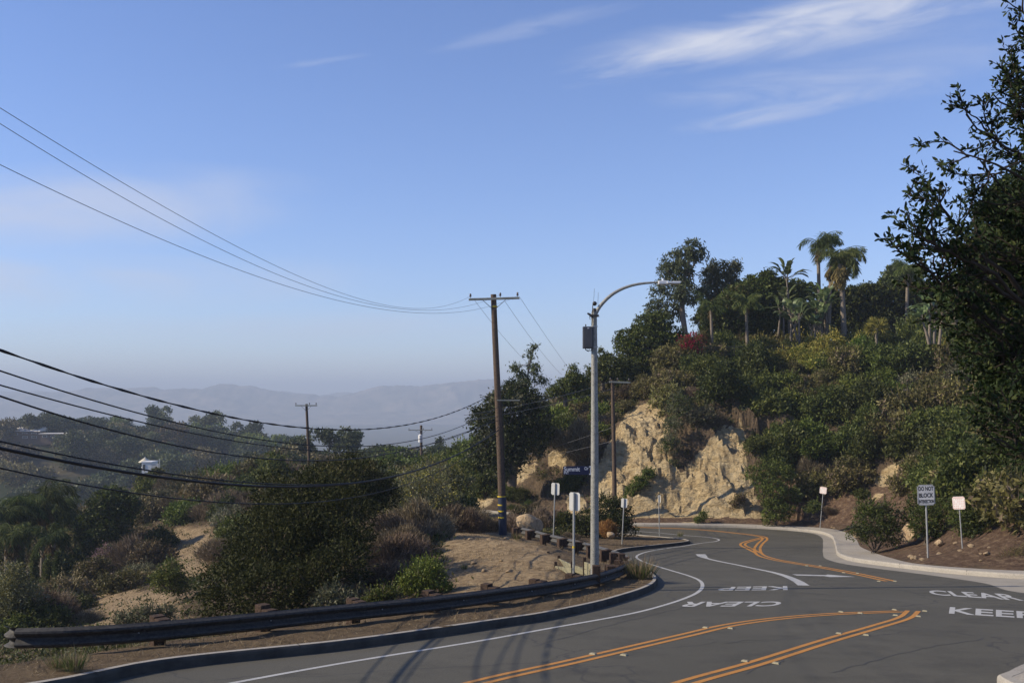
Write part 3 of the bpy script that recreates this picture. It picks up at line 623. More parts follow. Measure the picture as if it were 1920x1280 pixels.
def clumps(lobes, K, rng, up=.25, inner=.35):
    """centres of leaf clumps spread through the lobes' shells"""
    lobes = np.array(lobes, float); A = (lobes[:, 3]*lobes[:, 4]*lobes[:, 5])**(2/3); idx = rng.choice(len(lobes), K, p=A/A.sum())
    d = rng.normal(size=(K, 3)); d[:, 2] += up; d /= np.linalg.norm(d, axis=1)[:, None]
    r = np.where(rng.random(K) < inner, rng.uniform(.3, .8, K), rng.uniform(.8, 1.08, K))[:, None]
    return lobes[idx, :3]+d*r*lobes[idx, 3:6], d
def shoots(mb, lobes, n, rng, ls, mi=0):
    """upright leafy shoots that break the outline"""
    C, d = clumps(lobes, n, rng, .9, 0); k = 9; d = d+rng.normal(size=d.shape)*.3+[0, 0, .5]; d /= np.linalg.norm(d, axis=1)[:, None]
    t = np.linspace(0, 1, k)[None, :, None]; P = C[:, None]+d[:, None]*t*rng.uniform(.15, .42, n)[:, None, None]; D = d[:, None]+rng.normal(size=P.shape)*.6; mb.leaves(P.reshape(-1, 3), D.reshape(-1, 3), ls*.8, ls*.35, mi, rng)
def crown(mb, lobes, K, per, cs, ls, rng, mi=0, asp=.45, droop=0.0, up=.25, inner=.35, ext=.55):
    C, d = clumps(lobes, K, rng, up, inner)
    sz = rng.uniform(.6, 1.35, K)[:, None, None]*cs
    P = C[:, None, :]+rng.normal(size=(K, per, 3))*sz*ext*np.array([1, 1, .75])
    D = d[:, None, :]*.8+rng.normal(size=(K, per, 3))*.7; D[..., 2] -= droop
    n = K*per; mb.leaves(P.reshape(n, 3), D.reshape(n, 3), ls*rng.uniform(.6, 1.3, n), ls*asp*rng.uniform(.7, 1.2, n), mi, rng)
def stems(mb, lobes, base, rng, n=5, r=.05, mi=1, sides=5):
    lobes = np.array(lobes, float); b = np.array(base, float)
    for k in range(n):
        L_ = lobes[k % len(lobes)]; e = L_[:3]+rng.normal(size=3)*L_[3:6]*.4; m = b+(e-b)*.5+rng.normal(size=3)*.04*np.linalg.norm(e-b)
        P = [b+(np.array([rng.normal()*.05, rng.normal()*.05, 0])), b+(m-b)*.5+rng.normal(size=3)*.02, m, e]; mb.tube(P, [r, r*.8, r*.55, r*.15], sides, mi, False)
def bushlobes(rng, R, h, n=7):
    o = []
    for k in range(n):
        a = rng.uniform(0, 6.28); q = rng.uniform(.1, .85)*R; s = rng.uniform(.2, .58)*R
        o.append((math.cos(a)*q, math.sin(a)*q, rng.uniform(.22, .95)*h*(1-.45*q/R), s, s*rng.uniform(.7, 1.2), s*h/R*rng.uniform(.6, 1.1)))
    o.append((0, 0, h*.4, R*.75, R*.75, h*.45)); return o
def shrub_mesh(seed, m, R=1.0, h=1.0, K=420, per=9, cs=.16, ls=.075, twigs=0, dryfrac=0.0, n=11, m2='dry'):
    """single-mesh hillside shrub: leaves over a few stems"""
    rng = np.random.default_rng(seed); mb = MB(); lo = bushlobes(rng, R, h, n)
    crown(mb, lo, int(K*(1-dryfrac)), per, cs, ls, rng)
    if dryfrac: crown(mb, lo, int(K*dryfrac), per, cs, ls, rng, 2)
    shoots(mb, lo, 70, rng, ls)
    stems(mb, lo, (0, 0, -.2), rng, 6, .035*R)
    if twigs: spikes(mb, lo, twigs, rng, R, h, 1)
    return mb.mesh('shrub', [LM[m], M_TWIG, LM[m2]])
def spikes(mb, lo, n, rng, R, h, mi, w=.006):
    C, d = clumps(lo, n, rng, .5, .5); D = d+rng.normal(size=d.shape)*.35; D[:, 2] += .5
    mb.leaves(C, D, rng.uniform(.12, .32, n)*R, w*R, mi, rng, 0)
def brush_mesh(seed, m='dry', R=1.0, h=.9, n=5200, w=.007):
    """leafless dry brush: a dense spray of thin twigs from the root"""
    rng = np.random.default_rng(seed); mb = MB(); lo = bushlobes(rng, R, h, 6)
    C, d = clumps(lo, n, rng, .35, .55); D = C/np.linalg.norm(C, axis=1)[:, None]*1.0+rng.normal(size=d.shape)*.45; D[:, 2] += .35
    mb.leaves(C, D, rng.uniform(.07, .22, n)*R, w*R*rng.uniform(.6, 1.6, n), 0, rng, 0)
    k = n//4; C, d = clumps(lo, k, rng, .3, .2); mb.leaves(C, rng.normal(size=(k, 3)), .03*R, .014*R, 0, rng)
    stems(mb, lo, (0, 0, -.15), rng, 8, .02*R, 1); return mb.mesh('dry_brush', [LM[m], M_TWIG])
def mobj(name, me, label, cat, loc, group=None, rotz=0, sc=1.0):
    o = bpy.data.objects.new(name, me); COL.objects.link(o); o.location = loc; o.rotation_euler = (0, 0, rotz); o.scale = sc if hasattr(sc, '__len__') else (sc,)*3
    return tag(o, label, cat, group)
def Hs(x, y): return float(H(np.array([x]), np.array([y]))[0])

PROTO = {
 'dark': [shrub_mesh(s, 'dark', 1, 1.05, 560, 10) for s in (1, 2, 3)],
 'mid': [shrub_mesh(s, 'mid', 1, 1.0, 560, 10) for s in (4, 5)],
 'olive': [shrub_mesh(s, 'olive', 1, .9, 500, 10, .15, .07, 260, .12) for s in (6, 7)],
 'brown': [shrub_mesh(s, 'brown', 1, .9, 480, 10, .15, .07, 300, .22) for s in (8, 9)],
 'grey': [shrub_mesh(s, 'grey', 1, .95, 500, 10, .15, .065, 150, .08) for s in (10, 11)],
 'yellow': [shrub_mesh(s, 'yellow', 1, .8, 520, 10, .15, .07, 0, .25, 7, 'mid') for s in (12, 13)],
 'dry': [brush_mesh(s) for s in (14, 15, 16)],
}
KIND = {'dark': ('shrub', 'dark green leafy shrub'), 'mid': ('shrub', 'fresh green leafy shrub'), 'olive': ('scrub_bush', 'olive green scrubby bush'), 'brown': ('scrub_bush', 'brownish half-dry bush'),
        'grey': ('shrub', 'grey-green bush'), 'yellow': ('shrub', 'yellow-green bush'), 'dry': ('dry_brush', 'leafless grey-brown brush')}

def zone(px, py):
    if py > 925 and px > 1580: return 'at the foot of the right bank'
    if px > 1640: return 'high on the right bank' if py < 720 else ('halfway up the right bank' if py < 820 else 'low on the right bank')
    if py < 700: return 'just below the hilltop railing' if px < 1480 else 'at the edge of the palm terrace'
    if px > 1400: return 'right of the bare cliff' if py > 780 else 'on the slope under the palms'
    if px > 1120: return 'beside the bare cliff' if py > 780 else 'above the bare cliff'
    return 'between utility pole and street lamp'
AUTO = []
def auto(nm, me, kind_phrase, zn, loc, rotz, sc, px, py):
    cat = {'shrub': 'shrub', 'scrub_bush': 'scrub bush', 'dry_brush': 'dry brush'}.get(nm, nm.replace('_', ' '))
    o = mobj(nm, me, None, cat, loc, None, rotz, sc); AUTO.append((o, kind_phrase, zn, px, py)); return o
ORD = 'leftmost second third fourth fifth sixth seventh eighth ninth tenth eleventh twelfth thirteenth fourteenth fifteenth sixteenth seventeenth eighteenth nineteenth twentieth'.split()
def finish_labels():
    g = {}
    for it in AUTO: g.setdefault((it[1], it[2]), []).append(it)
    for (k, zn), L_ in g.items():
        grp = k+' plants '+zn; parts = [('', L_)]
        if len(L_) > 9:
            L_.sort(key=lambda t: t[4]); h = (len(L_)+1)//2; parts = [('upper ', L_[:h]), ('lower ', L_[h:])]
        for pre, q in parts:
            q.sort(key=lambda t: t[3])
            for i, (o, *_x) in enumerate(q):
                if len(L_) > 1: o['group'] = grp
                if len(q) == 1: o['label'] = pre+k+' '+zn
                elif i == 0: o['label'] = pre+k+' '+zn+', leftmost'
                elif i == len(q)-1: o['label'] = pre+k+' '+zn+', rightmost'
                else: o['label'] = pre+k+' '+zn+', '+(ORD[i] if i < 20 else str(i+1)+'th')+' from left'
def hill_shrubs():
    rng = np.random.default_rng(77); pts = []; n = 0
    cand = []
    for _ in range(9000):
        x = rng.uniform(-8, 46); y = rng.uniform(30, 92); cand.append((x, y))
    cand = np.array(cand); inh = inpoly(cand[:, 0], cand[:, 1], HILL); hs = hill_s(cand[:, 0], cand[:, 1]); z = H(cand[:, 0], cand[:, 1])
    keep = inh & (hs > 1.4) & (hs < 24); cand = cand[keep]; hs = hs[keep]; z = z[keep]
    ctl = [(1100, 740, 'mid'), (1180, 700, 'dark'), (1080, 800, 'brown'), (1160, 735, 'olive'), (1260, 720, 'olive'), (1260, 790, 'grey'), (1330, 700, 'dark'), (1400, 720, 'dark'), (1500, 680, 'yellow'), (1440, 675, 'yellow'),
           (1600, 680, 'yellow'), (1350, 680, 'dark'), (1480, 760, 'mid'), (1420, 820, 'dark'), (1480, 860, 'dark'), (1540, 850, 'mid'), (1600, 800, 'dark'), (1560, 740, 'olive'), (1650, 740, 'mid'), (1700, 800, 'olive'),
           (1760, 760, 'olive'), (1720, 850, 'grey'), (1660, 790, 'dry'), (1600, 900, 'olive'), (1560, 900, 'dark'), (1780, 880, 'dark'), (1850, 850, 'olive'), (1900, 900, 'dark'), (1350, 790, 'olive'), (1300, 790, 'dry'), (1220, 745, 'olive'),
           (1000, 830, 'dark'), (1040, 860, 'dry'), (960, 900, 'dark'), (1060, 770, 'mid'), (1850, 720, 'olive'), (1700, 690, 'dark'), (1250, 680, 'olive'), (1290, 740, 'olive'), (1100, 870, 'dry'), (1060, 900, 'dry'), (1440, 900, 'dark'), (1740, 720, 'grey'),
           (1660, 920, 'dry'), (1630, 860, 'dark'), (1530, 930, 'dry'), (1460, 800, 'dark'), (1520, 800, 'mid'), (1380, 760, 'dark'), (1800, 820, 'dark'), (1560, 800, 'dark'), (1500, 720, 'olive'), (1620, 720, 'dark')]
    CX = np.array([(c[0], c[1]) for c in ctl], float)
    out = []
    for (x, y), s, zz in zip(cand, hs, z):
        if len(out) >= 330: break
        px, py = proj(x, y, zz)
        if px > 2010: continue
        R = (1.05+1.2*rng.random()**1.6)*(1.0 if y > 55 else .88)
        if s < 3.2: R *= .5
        if any(math.hypot(x-a, y-b) < (R+r)*.47 for a, b, r in [(o[0], o[1], o[2]) for o in out]): continue
        pr = R*F/y
        if any(inpoly(np.array([px-pr*.7, px+pr*.7, px, px, px]), np.array([py-pr*.3, py-pr*.3, py-pr*1.1, py, py-pr*.5]), q).any() for q in CLIFF_PX): continue
        if s < 2.6 and rng.random() < .75: continue
        if s < 3.4 and px > 1440 and px < 1960 and y < 62: continue
        if 1120 < px < 1435 and py > 845: continue
        w = 1/(((CX[:, 0]-px)**2+(CX[:, 1]-py)**2)+900.0)**1.6; k = ctl[rng.choice(len(ctl), p=w/w.sum())][2]
        out.append((x, y, R, zz, k, px, py))
    for x, y, R, zz, k, px, py in out:
        me = PROTO[k][rng.integers(len(PROTO[k]))]; nm, lb = KIND[k]
        zn = zone(px, py); auto(nm, me, lb, zn, (x, y, zz-.18), rng.uniform(0, 6.28), (R, R, R*rng.uniform(.85, 1.3)), px, py)
    print('hill shrubs', len(out))
hill_shrubs()

def bush_thing(name, label, cat, loc, lobes, K, per, cs, ls, m, seed, stemn=8, r=.06, twigs=0, group=None, asp=.45, m2=None, f2=0, up=.25, inner=.35, droop=0.0):
    rng = np.random.default_rng(seed); t = thing(name, label, cat, loc, 0, group)
    mb = MB(); crown(mb, lobes, int(K*(1-f2)), per, cs, ls, rng, 0, asp, droop, up, inner)
    if m2: crown(mb, lobes, int(K*f2), per, cs, ls, rng, 1, asp, 0, up, inner)
    shoots(mb, lobes, max(12, K//12), rng, ls*1.2)
    mb.obj('foliage', [LM[m], LM[m2 or m]], t)
    mb = MB(); stems(mb, lobes, (0, 0, -.3), rng, stemn, r, 0, 6)
    if twigs: spikes(mb, lobes, twigs, rng, 1.0, 1, 0, .008)
    mb.obj('stem', M_BARK, t); return t
def lobes_px(specs, d, base):
    """lobes given as bearing / width on the ground plan of one plant: (px, py, radius_px, depth offset)"""
    o = []
    for px, py, r, dd in specs:
        v = at(px, py, d+dd)-Vector(base); R = r/F*(d+dd); o.append((v.x, v.y, v.z, R, R*.9, R*.92))
    return o
# the big scrub oak behind the guardrail, and its neighbours
b = at(530, 1170, 27); t = bush_thing('scrub_oak', 'large dark scrub oak filling the slope behind the long near guardrail', 'shrub', b,
    lobes_px([(440, 1100, 62, 0), (520, 1060, 85, 1), (600, 1040, 80, 1.5), (495, 1005, 62, 3), (560, 960, 75, 3.5), (640, 970, 65, 3), (600, 930, 55, 4.5), (520, 930, 50, 5), (400, 1135, 34, -.5), (500, 1120, 70, -1),
              (600, 1100, 60, -.5), (640, 1060, 50, 0), (460, 1050, 48, 2), (665, 1020, 40, 1.5), (550, 1010, 80, 2)], 27, b), 3400, 15, .22, .052, 'oak', 101, 14, .05, 500, inner=.3)
b = at(640, 960, 38); bush_thing('scrub_oak', 'dark oak scrub behind and above the large scrub oak, below the near crossarm pole', 'shrub', b,
    lobes_px([(640, 905, 45, 0), (690, 900, 40, 1), (600, 900, 35, 1), (680, 935, 40, 0), (720, 925, 30, 1), (650, 870, 25, 2)], 38, b), 1100, 12, .22, .06, 'oak', 102, 8, .08, 300, m2='olive', f2=.3)
b = at(790, 1090, 30); bush_thing('shrub', 'bright green shrub between the tan mound and the near guardrail', 'shrub', b,
    lobes_px([(790, 1085, 32, 0), (815, 1080, 24, .3), (765, 1095, 24, 0), (800, 1065, 22, .6), (835, 1105, 14, 0)], 26, b), 420, 12, .12, .04, 'mid', 103, 6, .03, 150)
b = at(715, 1120, 25); bush_thing('shrub', 'small bright green shrub directly behind the middle of the near guardrail', 'shrub', b,
    lobes_px([(710, 1118, 18, 0), (730, 1110, 14, .2), (695, 1125, 12, 0)], 25, b), 160, 12, .09, .034, 'mid', 104, 4, .02, 60)
b = at(315, 1095, 46); bush_thing('shrub', 'round dark green shrub standing on the bare tan slope at left', 'shrub', b,
    lobes_px([(318, 1085, 26, 0), (300, 1090, 20, .3), (335, 1095, 20, .3), (322, 1065, 18, .5)], 46, b), 360, 11, .18, .065, 'dark', 105, 6, .05, 120)
b = at(280, 1170, 24); bush_thing('shrub', 'low grey-green shrub poking over the left part of the guardrail', 'shrub', b,
    lobes_px([(270, 1160, 26, 0), (310, 1155, 22, .4), (235, 1165, 18, 0)], 24, b), 240, 12, .1, .035, 'grey', 106, 5, .02, 200)
# lively scrub between the pole and the big oak
b = at(790, 960, 47); bush_thing('scrub_bush', 'tall thin-leaved grey-green bush left of the tall utility pole', 'shrub', b,
    lobes_px([(760, 930, 45, 0), (800, 920, 45, 1), (830, 940, 35, 0), (790, 970, 40, -1), (730, 950, 35, 0), (760, 980, 30, -1), (820, 900, 30, 2)], 47, b), 1100, 11, .3, .06, 'grey', 107, 12, .07, 1200, m2='yellow', f2=.35, inner=.6)
b = at(860, 945, 56); bush_thing('scrub_bush', 'yellowing bush behind the tall grey-green bush left of the tall utility pole', 'shrub', b,
    lobes_px([(810, 890, 35, 0), (845, 895, 30, 1), (780, 900, 30, 0), (870, 910, 25, 0)], 56, b), 520, 11, .3, .07, 'yellow', 108, 10, .06, 500, m2='grey', f2=.4, inner=.6)
# island bushes behind the street lamp
g = at(1130, 1000, 55); bush_thing('shrub', 'wide dark green bush on the verge behind the street lamp', 'shrub', g,
    lobes_px([(1110, 980, 28, 0), (1140, 955, 30, .5), (1165, 965, 22, .5), (1175, 990, 16, 0), (1090, 990, 18, 0), (1150, 985, 28, -.3)], 54, g), 800, 11, .22, .07, 'oak', 109, 9, .06, 300)
g = at(1140, 1003, 49); t = mobj('dry_brush', brush_mesh(110, 'orange', 1, 1.1, 5200, .012), 'rust-orange dry bush right behind the street lamp pole', 'brush', (g.x, g.y, g.z-.1), None, .3, (.52, .5, .68))
# brush between
DRY = [(860, 965, 52, 1.5, 'dry'), (900, 960, 50, 1.2, 'dry'), (960, 965, 53, 1.3, 'dry'), (880, 985, 46, 1.0, 'dry'), (830, 985, 46, 1.5, 'dry'), (800, 1005, 42, 1.6, 'dry'), (770, 1020, 40, 1.6, 'dry'), (735, 1030, 38, 1.6, 'dry'),
       (700, 1050, 36, 1.6, 'dry'), (760, 1050, 36, 1.2, 'dry'), (730, 1070, 33, 1.3, 'dry'), (690, 1085, 31, 1.3, 'dry'), (800, 1030, 40, 1.1, 'dry'), (745, 1000, 44, 1.5, 'dry'), (660, 1110, 27, .9, 'dry'), (630, 1125, 26, .8, 'grey'),
       (920, 980, 50, 1.1, 'dry'), (1000, 965, 56, 1.2, 'dry'), (1040, 975, 58, 1.2, 'dry'), (870, 965, 56, 1.2, 'dark'), (1010, 975, 54, .9, 'brown'), (1060, 985, 56, 1.0, 'dark'), (985, 955, 60, 1.4, 'brown'), (780, 1065, 31, .8, 'dry'), (1075, 1000, 50, .5, 'dry'), (1020, 1000, 48, .45, 'olive'), (810, 1000, 46, 1.4, 'brown')]
rng = np.random.default_rng(5)
for px, py, d, R, k in DRY:
    x = (px-960)/F*d; z = Hs(x, d); me = PROTO[k][rng.integers(len(PROTO[k]))]; nm, lb = KIND[k]
    zn = 'left of the tan mound' if px < 850 else 'around the tall utility pole foot'
    auto(nm, me, lb, zn, (x, d, z-.1), rng.uniform(0, 6), (R, R, R*rng.uniform(.8, 1.15)), px, py)
# spur behind: many shrubs on the left slope
def spur_shrubs():
    rng = np.random.default_rng(9); out = []
    bare = [[(255, 1130), (290, 1060), (330, 990), (420, 985), (420, 1075), (380, 1080)], [(150, 1180), (195, 1070), (215, 1070), (225, 1110), (330, 1080), (350, 1190)]]
    for _ in range(9000):
        if len(out) >= 250: break
        y = rng.uniform(48, 125); px = rng.uniform(-20, 900); x = (px-960)/F*y; z = Hs(x, y); _, py = proj(x, y, z)
        if px > 740 and y < 62: continue
        if 320 < px < 720 and y < 60: continue
        R = rng.uniform(1.2, 2.3)*(.85+.35*(y > 80)); r = R*F/y
        if dline(np.array([x]), np.array([y]), ASPH_R[:30])[0] < 2.5 or inpoly(np.array([x]), np.array([y]), PAVED)[0]: continue
        if any(inpoly(np.array([px, px]), np.array([py-r*.8, py]), q).any() for q in bare): continue
        if any(math.hypot(x-a, y-b) < (R+r2)*.52 for a, b, r2, *_ in out): continue
        ks = ['olive', 'dark', 'dry', 'brown', 'grey', 'mid']; p = [.26, .2, .24, .14, .1, .06]
        if y > 95: p = [.3, .34, .05, .12, .1, .09]
        k = ks[rng.choice(6, p=p)]; out.append((x, y, R, z, k, px, py))
    for x, y, R, z, k, px, py in out:
        nm, lb = KIND[k]; me = PROTO[k][rng.integers(len(PROTO[k]))]
        zn = ('along the left spur crest' if y > 88 else 'on the left slope') if py < 1020 else 'low on the left slope'
        auto(nm, me, lb, zn, (x, y, z-.2), rng.uniform(0, 6), (R, R, R*rng.uniform(.8, 1.25)), px, py)
    print('spur', len(out))
spur_shrubs()
# shrubs by the right pavement, each recognisable
def bank_bush(label, px, py, d, specs, K, ls, m, seed, m2=None, f2=0, tw=60, asp=.3):
    g = at(px, py, d); return bush_thing('shrub', label, 'shrub', g, lobes_px(specs, d, g), K, 12, .16, ls, m, seed, 7, .03, tw, None, asp, m2, f2)
bank_bush('bright green leafy bush at the pavement bend, leaning over the footway', 1640, 1022, 42, [(1640, 985, 36, 0), (1610, 1000, 20, -.3), (1665, 1000, 26, 0), (1625, 960, 24, .5), (1660, 960, 22, .7), (1690, 975, 18, .6)], 620, .07, 'mid', 201, 'grey', .3)
bank_bush('dark oleander-like bush right of the block intersection sign', 1845, 1035, 37, [(1845, 990, 42, 0), (1810, 975, 30, .3), (1880, 975, 36, .3), (1850, 1015, 28, -.4), (1890, 1005, 30, 0), (1800, 950, 24, 1), (1830, 1030, 16, -.5)], 900, .075, 'dark', 202, 'mid', .25)
bank_bush('green bush directly behind the block intersection sign post', 1735, 1010, 40, [(1740, 975, 30, 0), (1760, 960, 26, .5), (1725, 990, 18, 0), (1755, 1000, 20, 0), (1720, 950, 22, 1)], 480, .065, 'dark', 203, 'mid', .4)
bank_bush('small dark bush beside the tilted far parking sign', 1525, 960, 60, [(1522, 953, 10, 0), (1530, 948, 9, 0)], 110, .075, 'dark', 204)
bank_bush('dense dark green bush hanging to the ground right of the cliff', 1455, 975, 63, [(1450, 955, 24, 0), (1470, 960, 18, 0), (1445, 920, 26, .6), (1420, 890, 24, 1.5), (1480, 930, 22, 1), (1460, 890, 28, 2), (1440, 975, 12, 0)], 800, .09, 'dark', 205, 'mid', .3)
bank_bush('grey-green bush hanging over the upper cliff face', 1265, 830, 70, [(1262, 800, 20, .5), (1255, 835, 20, 0), (1275, 760, 24, 1.5), (1262, 870, 10, 0)], 520, .085, 'grey', 206, 'dark', .4)
bank_bush('low green bush growing on the ledge in the middle of the cliff', 1195, 930, 68, [(1185, 920, 12, 0), (1200, 905, 14, .3), (1215, 890, 12, .6), (1175, 935, 9, 0)], 300, .085, 'mid', 207)
bank_bush('small olive bush near the foot of the right part of the cliff', 1385, 945, 66, [(1380, 945, 10, 0), (1388, 935, 8, 0)], 120, .07, 'olive', 208, 'dry', .4)
bank_bush('olive bush crowning the right part of the bare cliff', 1388, 800, 73, [(1385, 785, 17, 0), (1400, 775, 16, .4), (1372, 775, 14, .4), (1412, 790, 14, 0), (1395, 798, 10, -.4)], 420, .085, 'dark', 212, 'olive', .4)
bank_bush('small green weed clump at the foot of the cliff', 1320, 975, 64.5, [(1318, 968, 9, 0), (1308, 974, 6, 0)], 100, .06, 'mid', 209)
bank_bush('low olive shrub at the right end of the bank beside the pavement', 1905, 1060, 33.6, [(1905, 1048, 20, 0), (1880, 1056, 12, 0), (1925, 1045, 20, 0)], 220, .03, 'olive', 210)
bank_bush('low shrub at the foot of the bank near the sign post', 1790, 1030, 38, [(1790, 1028, 12, 0), (1805, 1025, 10, 0)], 100, .04, 'olive', 211)

# low tangled scrub between the shrubs: nobody could count it
def understory():
    rng = np.random.default_rng(202); n = 60000
    x = rng.uniform(-50, 46, n); y = 24+100*rng.random(n)**.8; inh = inpoly(x, y, HILL); hs = hill_s(x, y); pv = inpoly(x, y, PAVED)
    ok = ~pv & np.where(inh, (hs > 1.3+rng.random(n)*3) & (hs < 26), dline(x, y, CURB_L) > 5); x, y, inh = x[ok], y[ok], inh[ok]; z = H(x, y); px, py = proj(x, y, z)
    bare = np.zeros(len(x), bool)
    for q in CLIFF_PX: bare |= inpoly(px, py, q)
    for q in [[(820, 1090), (835, 1005), (870, 980), (960, 985), (1040, 1035), (1130, 1060), (1150, 1100), (900, 1130)]]: bare |= inpoly(px, py, q)
    patch = inpoly(px, py, [(270, 1080), (320, 985), (405, 975), (420, 1060), (380, 1085), (300, 1095)]) | inpoly(px, py, [(130, 1180), (195, 1075), (250, 1100), (340, 1090), (340, 1200)])
    bare |= patch & (rng.random(len(x)) < .8); bare |= (px < -60) | (px > 1990) | ((py > 940) & (px > 1440) & (rng.random(len(x)) < .8))
    x, y, z = x[~bare], y[~bare], z[~bare]; kind = (fbm(x*.12, y*.12, 17)*2+rng.normal(size=len(x))*.5)
    mb = MB()
    for mi, m_ in enumerate([kind > .45, (kind <= .45) & (kind > -.1), (kind <= -.1)]):
        C = np.c_[x, y, z][m_]; k = 12; s = rng.uniform(.5, 1.3, len(C)); P = C[:, None]+rng.normal(size=(len(C), k, 3))*(.22*s)[:, None, None]*[1, 1, .5]+np.array([0, 0, .16])
        D = rng.normal(size=P.shape)+[0, 0, .8]; ls = np.repeat(rng.uniform(.05, .11, len(C)), k); mb.leaves(P.reshape(-1, 3), D.reshape(-1, 3), ls*(1.5 if mi == 0 else 1), ls*(.12 if mi == 0 else .42), mi, rng)
    o = mb.obj('ground_scrub', [LM['dry'], LM['olive'], LM['dark']]); tag(o, 'low tangled scrub and dry weeds covering the slopes', 'ground scrub', kind='stuff')
understory()
# ------------------------------------------------------------------ trees and palms on the terrace
def tree(name, label, cat, loc, lobes, K, per, cs, ls, m, seed, trunk, group=None, asp=.4, droop=.3, inner=.35, bark=None, up=.25, limbs=10, m2=None, f2=0):
    """crown of leaf clumps on a tapered trunk with limbs; trunk = list of (x, y, z, r) relative to loc"""
    rng = np.random.default_rng(seed); t = thing(name, label, cat, loc, 0, group)
    K = int(K*1.35); ls = ls*1.12
    mb = MB(); crown(mb, lobes, int(K*(1-f2)), per, cs, ls, rng, 0, asp, droop, up, inner)
    if m2: crown(mb, lobes, int(K*f2), per, cs, ls, rng, 1, asp, droop, up, inner)
    mb.obj('crown', [LM[m], LM[m2 or m]], t)
    mb = MB(); T = np.array(trunk, float); mb.tube(T[:, :3], T[:, 3], 8, 0)
    lo = np.array(lobes)
    for k in range(limbs):
        f = rng.uniform(.35, 1.0)*(len(T)-1); i = int(min(f, len(T)-2)); b = T[i, :3]+(T[i+1, :3]-T[i, :3])*(f-i); r = T[i, 3]*.55
        e = lo[k % len(lo), :3]+rng.normal(size=3)*lo[k % len(lo), 3:6]*.3; m_ = b+(e-b)*.5+np.array([0, 0, .1])*np.linalg.norm(e-b)
        mb.tube([b, m_, e], [r, r*.6, r*.2], 6, 0)
    mb.obj('trunk', bark or M_BARK, t); return t
def frond(mb, base, dirv, L_, droop, rng, w=.55, n=34, mi=0, lw=.035, rach=1, tw=1.0):
    """feather frond: arching rachis with two rows of drooping leaflets"""
    d = np.array([dirv[0], dirv[1], 0.]); d /= np.linalg.norm(d)+1e-9; el = dirv[2]
    s = np.linspace(0, 1, 14); ang = el-droop*s**1.25; ds = L_/13
    P = [np.array(base, float)]
    for a in ang[1:]: P.append(P[-1]+ds*(d*math.cos(a)+np.array([0, 0, 1])*math.sin(a)))
    P = np.array(P); mb.tube(P, np.linspace(.035, .008, 14)*tw, 4, rach, False)
    t = np.linspace(.10, 1, n); q = np.stack([np.interp(t, s, P[:, k]) for k in range(3)], 1); T = np.gradient(q, axis=0); T /= np.linalg.norm(T, axis=1)[:, None]
    side = np.cross(T, [0, 0, 1.]); side /= np.linalg.norm(side, axis=1)[:, None]+1e-6
    ll = w*np.sin(np.pi*np.clip(t*.85+.15, 0, 1))**.6*.5+.08
    for sg in (-1, 1):
        D = side*sg*.6+T*.5+np.array([0, 0, -.75])+rng.normal(size=T.shape)*.25; D /= np.linalg.norm(D, axis=1)[:, None]
        mb.leaves(q+D*ll[:, None], D, ll, lw*tw, mi, rng, .3)
def queen_palm(label, base, h, R, seed, nf=16, lean=(0, 0), r=.17, skirt=.3, windy=(.35, 0), group='feather palms on the hilltop terrace', name='palm_tree', wild=1.0):
    rng = np.random.default_rng(seed); t = thing(name, label, 'palm tree', base, 0, group)
    z = np.linspace(-.4, h, 9); f = np.clip(z/h, 0, 1); P = np.c_[lean[0]*f**1.6, lean[1]*f**1.6, z]
    mb = MB(); rr = r*(1.15-.25*f); mb.tube(P, rr, 10, 0)
    for k in range(int(h/.28)):
        zz = .2+k*.28; ff = zz/h; c = [lean[0]*ff**1.6, lean[1]*ff**1.6, zz]; mb.tube([[c[0], c[1], zz-.02], [c[0], c[1], zz+.02]], r*(1.15-.25*ff)*1.045, 10, 0, False)
    mb.obj('trunk', M_PALM, t)
    top = P[-1]; mb = MB()
    mb.tube([top, top+[0, 0, .7*R/2]], [r*1.05, r*.45], 8, 0); mb.obj('crownshaft', LM['palm'], t)
    mb = MB()
    for k in range(nf):
        a = k*2.399+rng.uniform(-.2, .2); el = rng.uniform(.1, 1.35); v = np.array([math.cos(a)+windy[0]*1.6, math.sin(a)+windy[1]])
        frond(mb, top+np.array([0, 0, .35*R/2]), (v[0], v[1], el), R*rng.uniform(.85, 1.1), rng.uniform(1.1, 2.7)*wild, rng, .72*R/2.2, 42, lw=.028)
    mb.obj('fronds', [LM['palm'], LM['palm']], t)
    if skirt > 0:
        mb = MB()
        for k in range(int(9*skirt/.3)):
            a = rng.uniform(0, 6.28); frond(mb, top+np.array([0, 0, .1-rng.uniform(0, skirt)]), (math.cos(a), math.sin(a), -.5-rng.uniform(0, .6)), R*.45, .7, rng, .4*R/2.2, 22)
        mb.obj('dead_fronds', [LM['palmdry'], LM['palmdry']], t)
    return t
def T3(px, py, d): return at(px, py, d)
queen_palm('tall feather palm in the middle of the terrace, its dry skirt bright orange', T3(1583, 655, 84), 7.2, 2.7, 301, 20, (-.35, 0), .21, 1.1, (.5, 0))
queen_palm('tallest feather palm, slim pale trunk, at the left of the palm cluster', T3(1537, 655, 88), 8.9, 2.5, 302, 17, (-.15, 0), .16, .15, (.55, 0))
queen_palm('feather palm just behind and right of the tallest one', T3(1553, 655, 90), 7.6, 2.6, 303, 16, (.3, 0), .17, .5, (.65, 0))
queen_palm('slim palm with upright fan of fronds above the left part of the railing', T3(1401, 655, 82), 3.6, 1.7, 304, 13, (-.1, 0), .12, .05, (.1, 0), wild=.75)
queen_palm('slim palm with fluffy crown near the red blossom', T3(1335, 655, 82), 3.3, 1.9, 305, 14, (-.1, 0), .12, .05, (.15, 0), wild=.8)
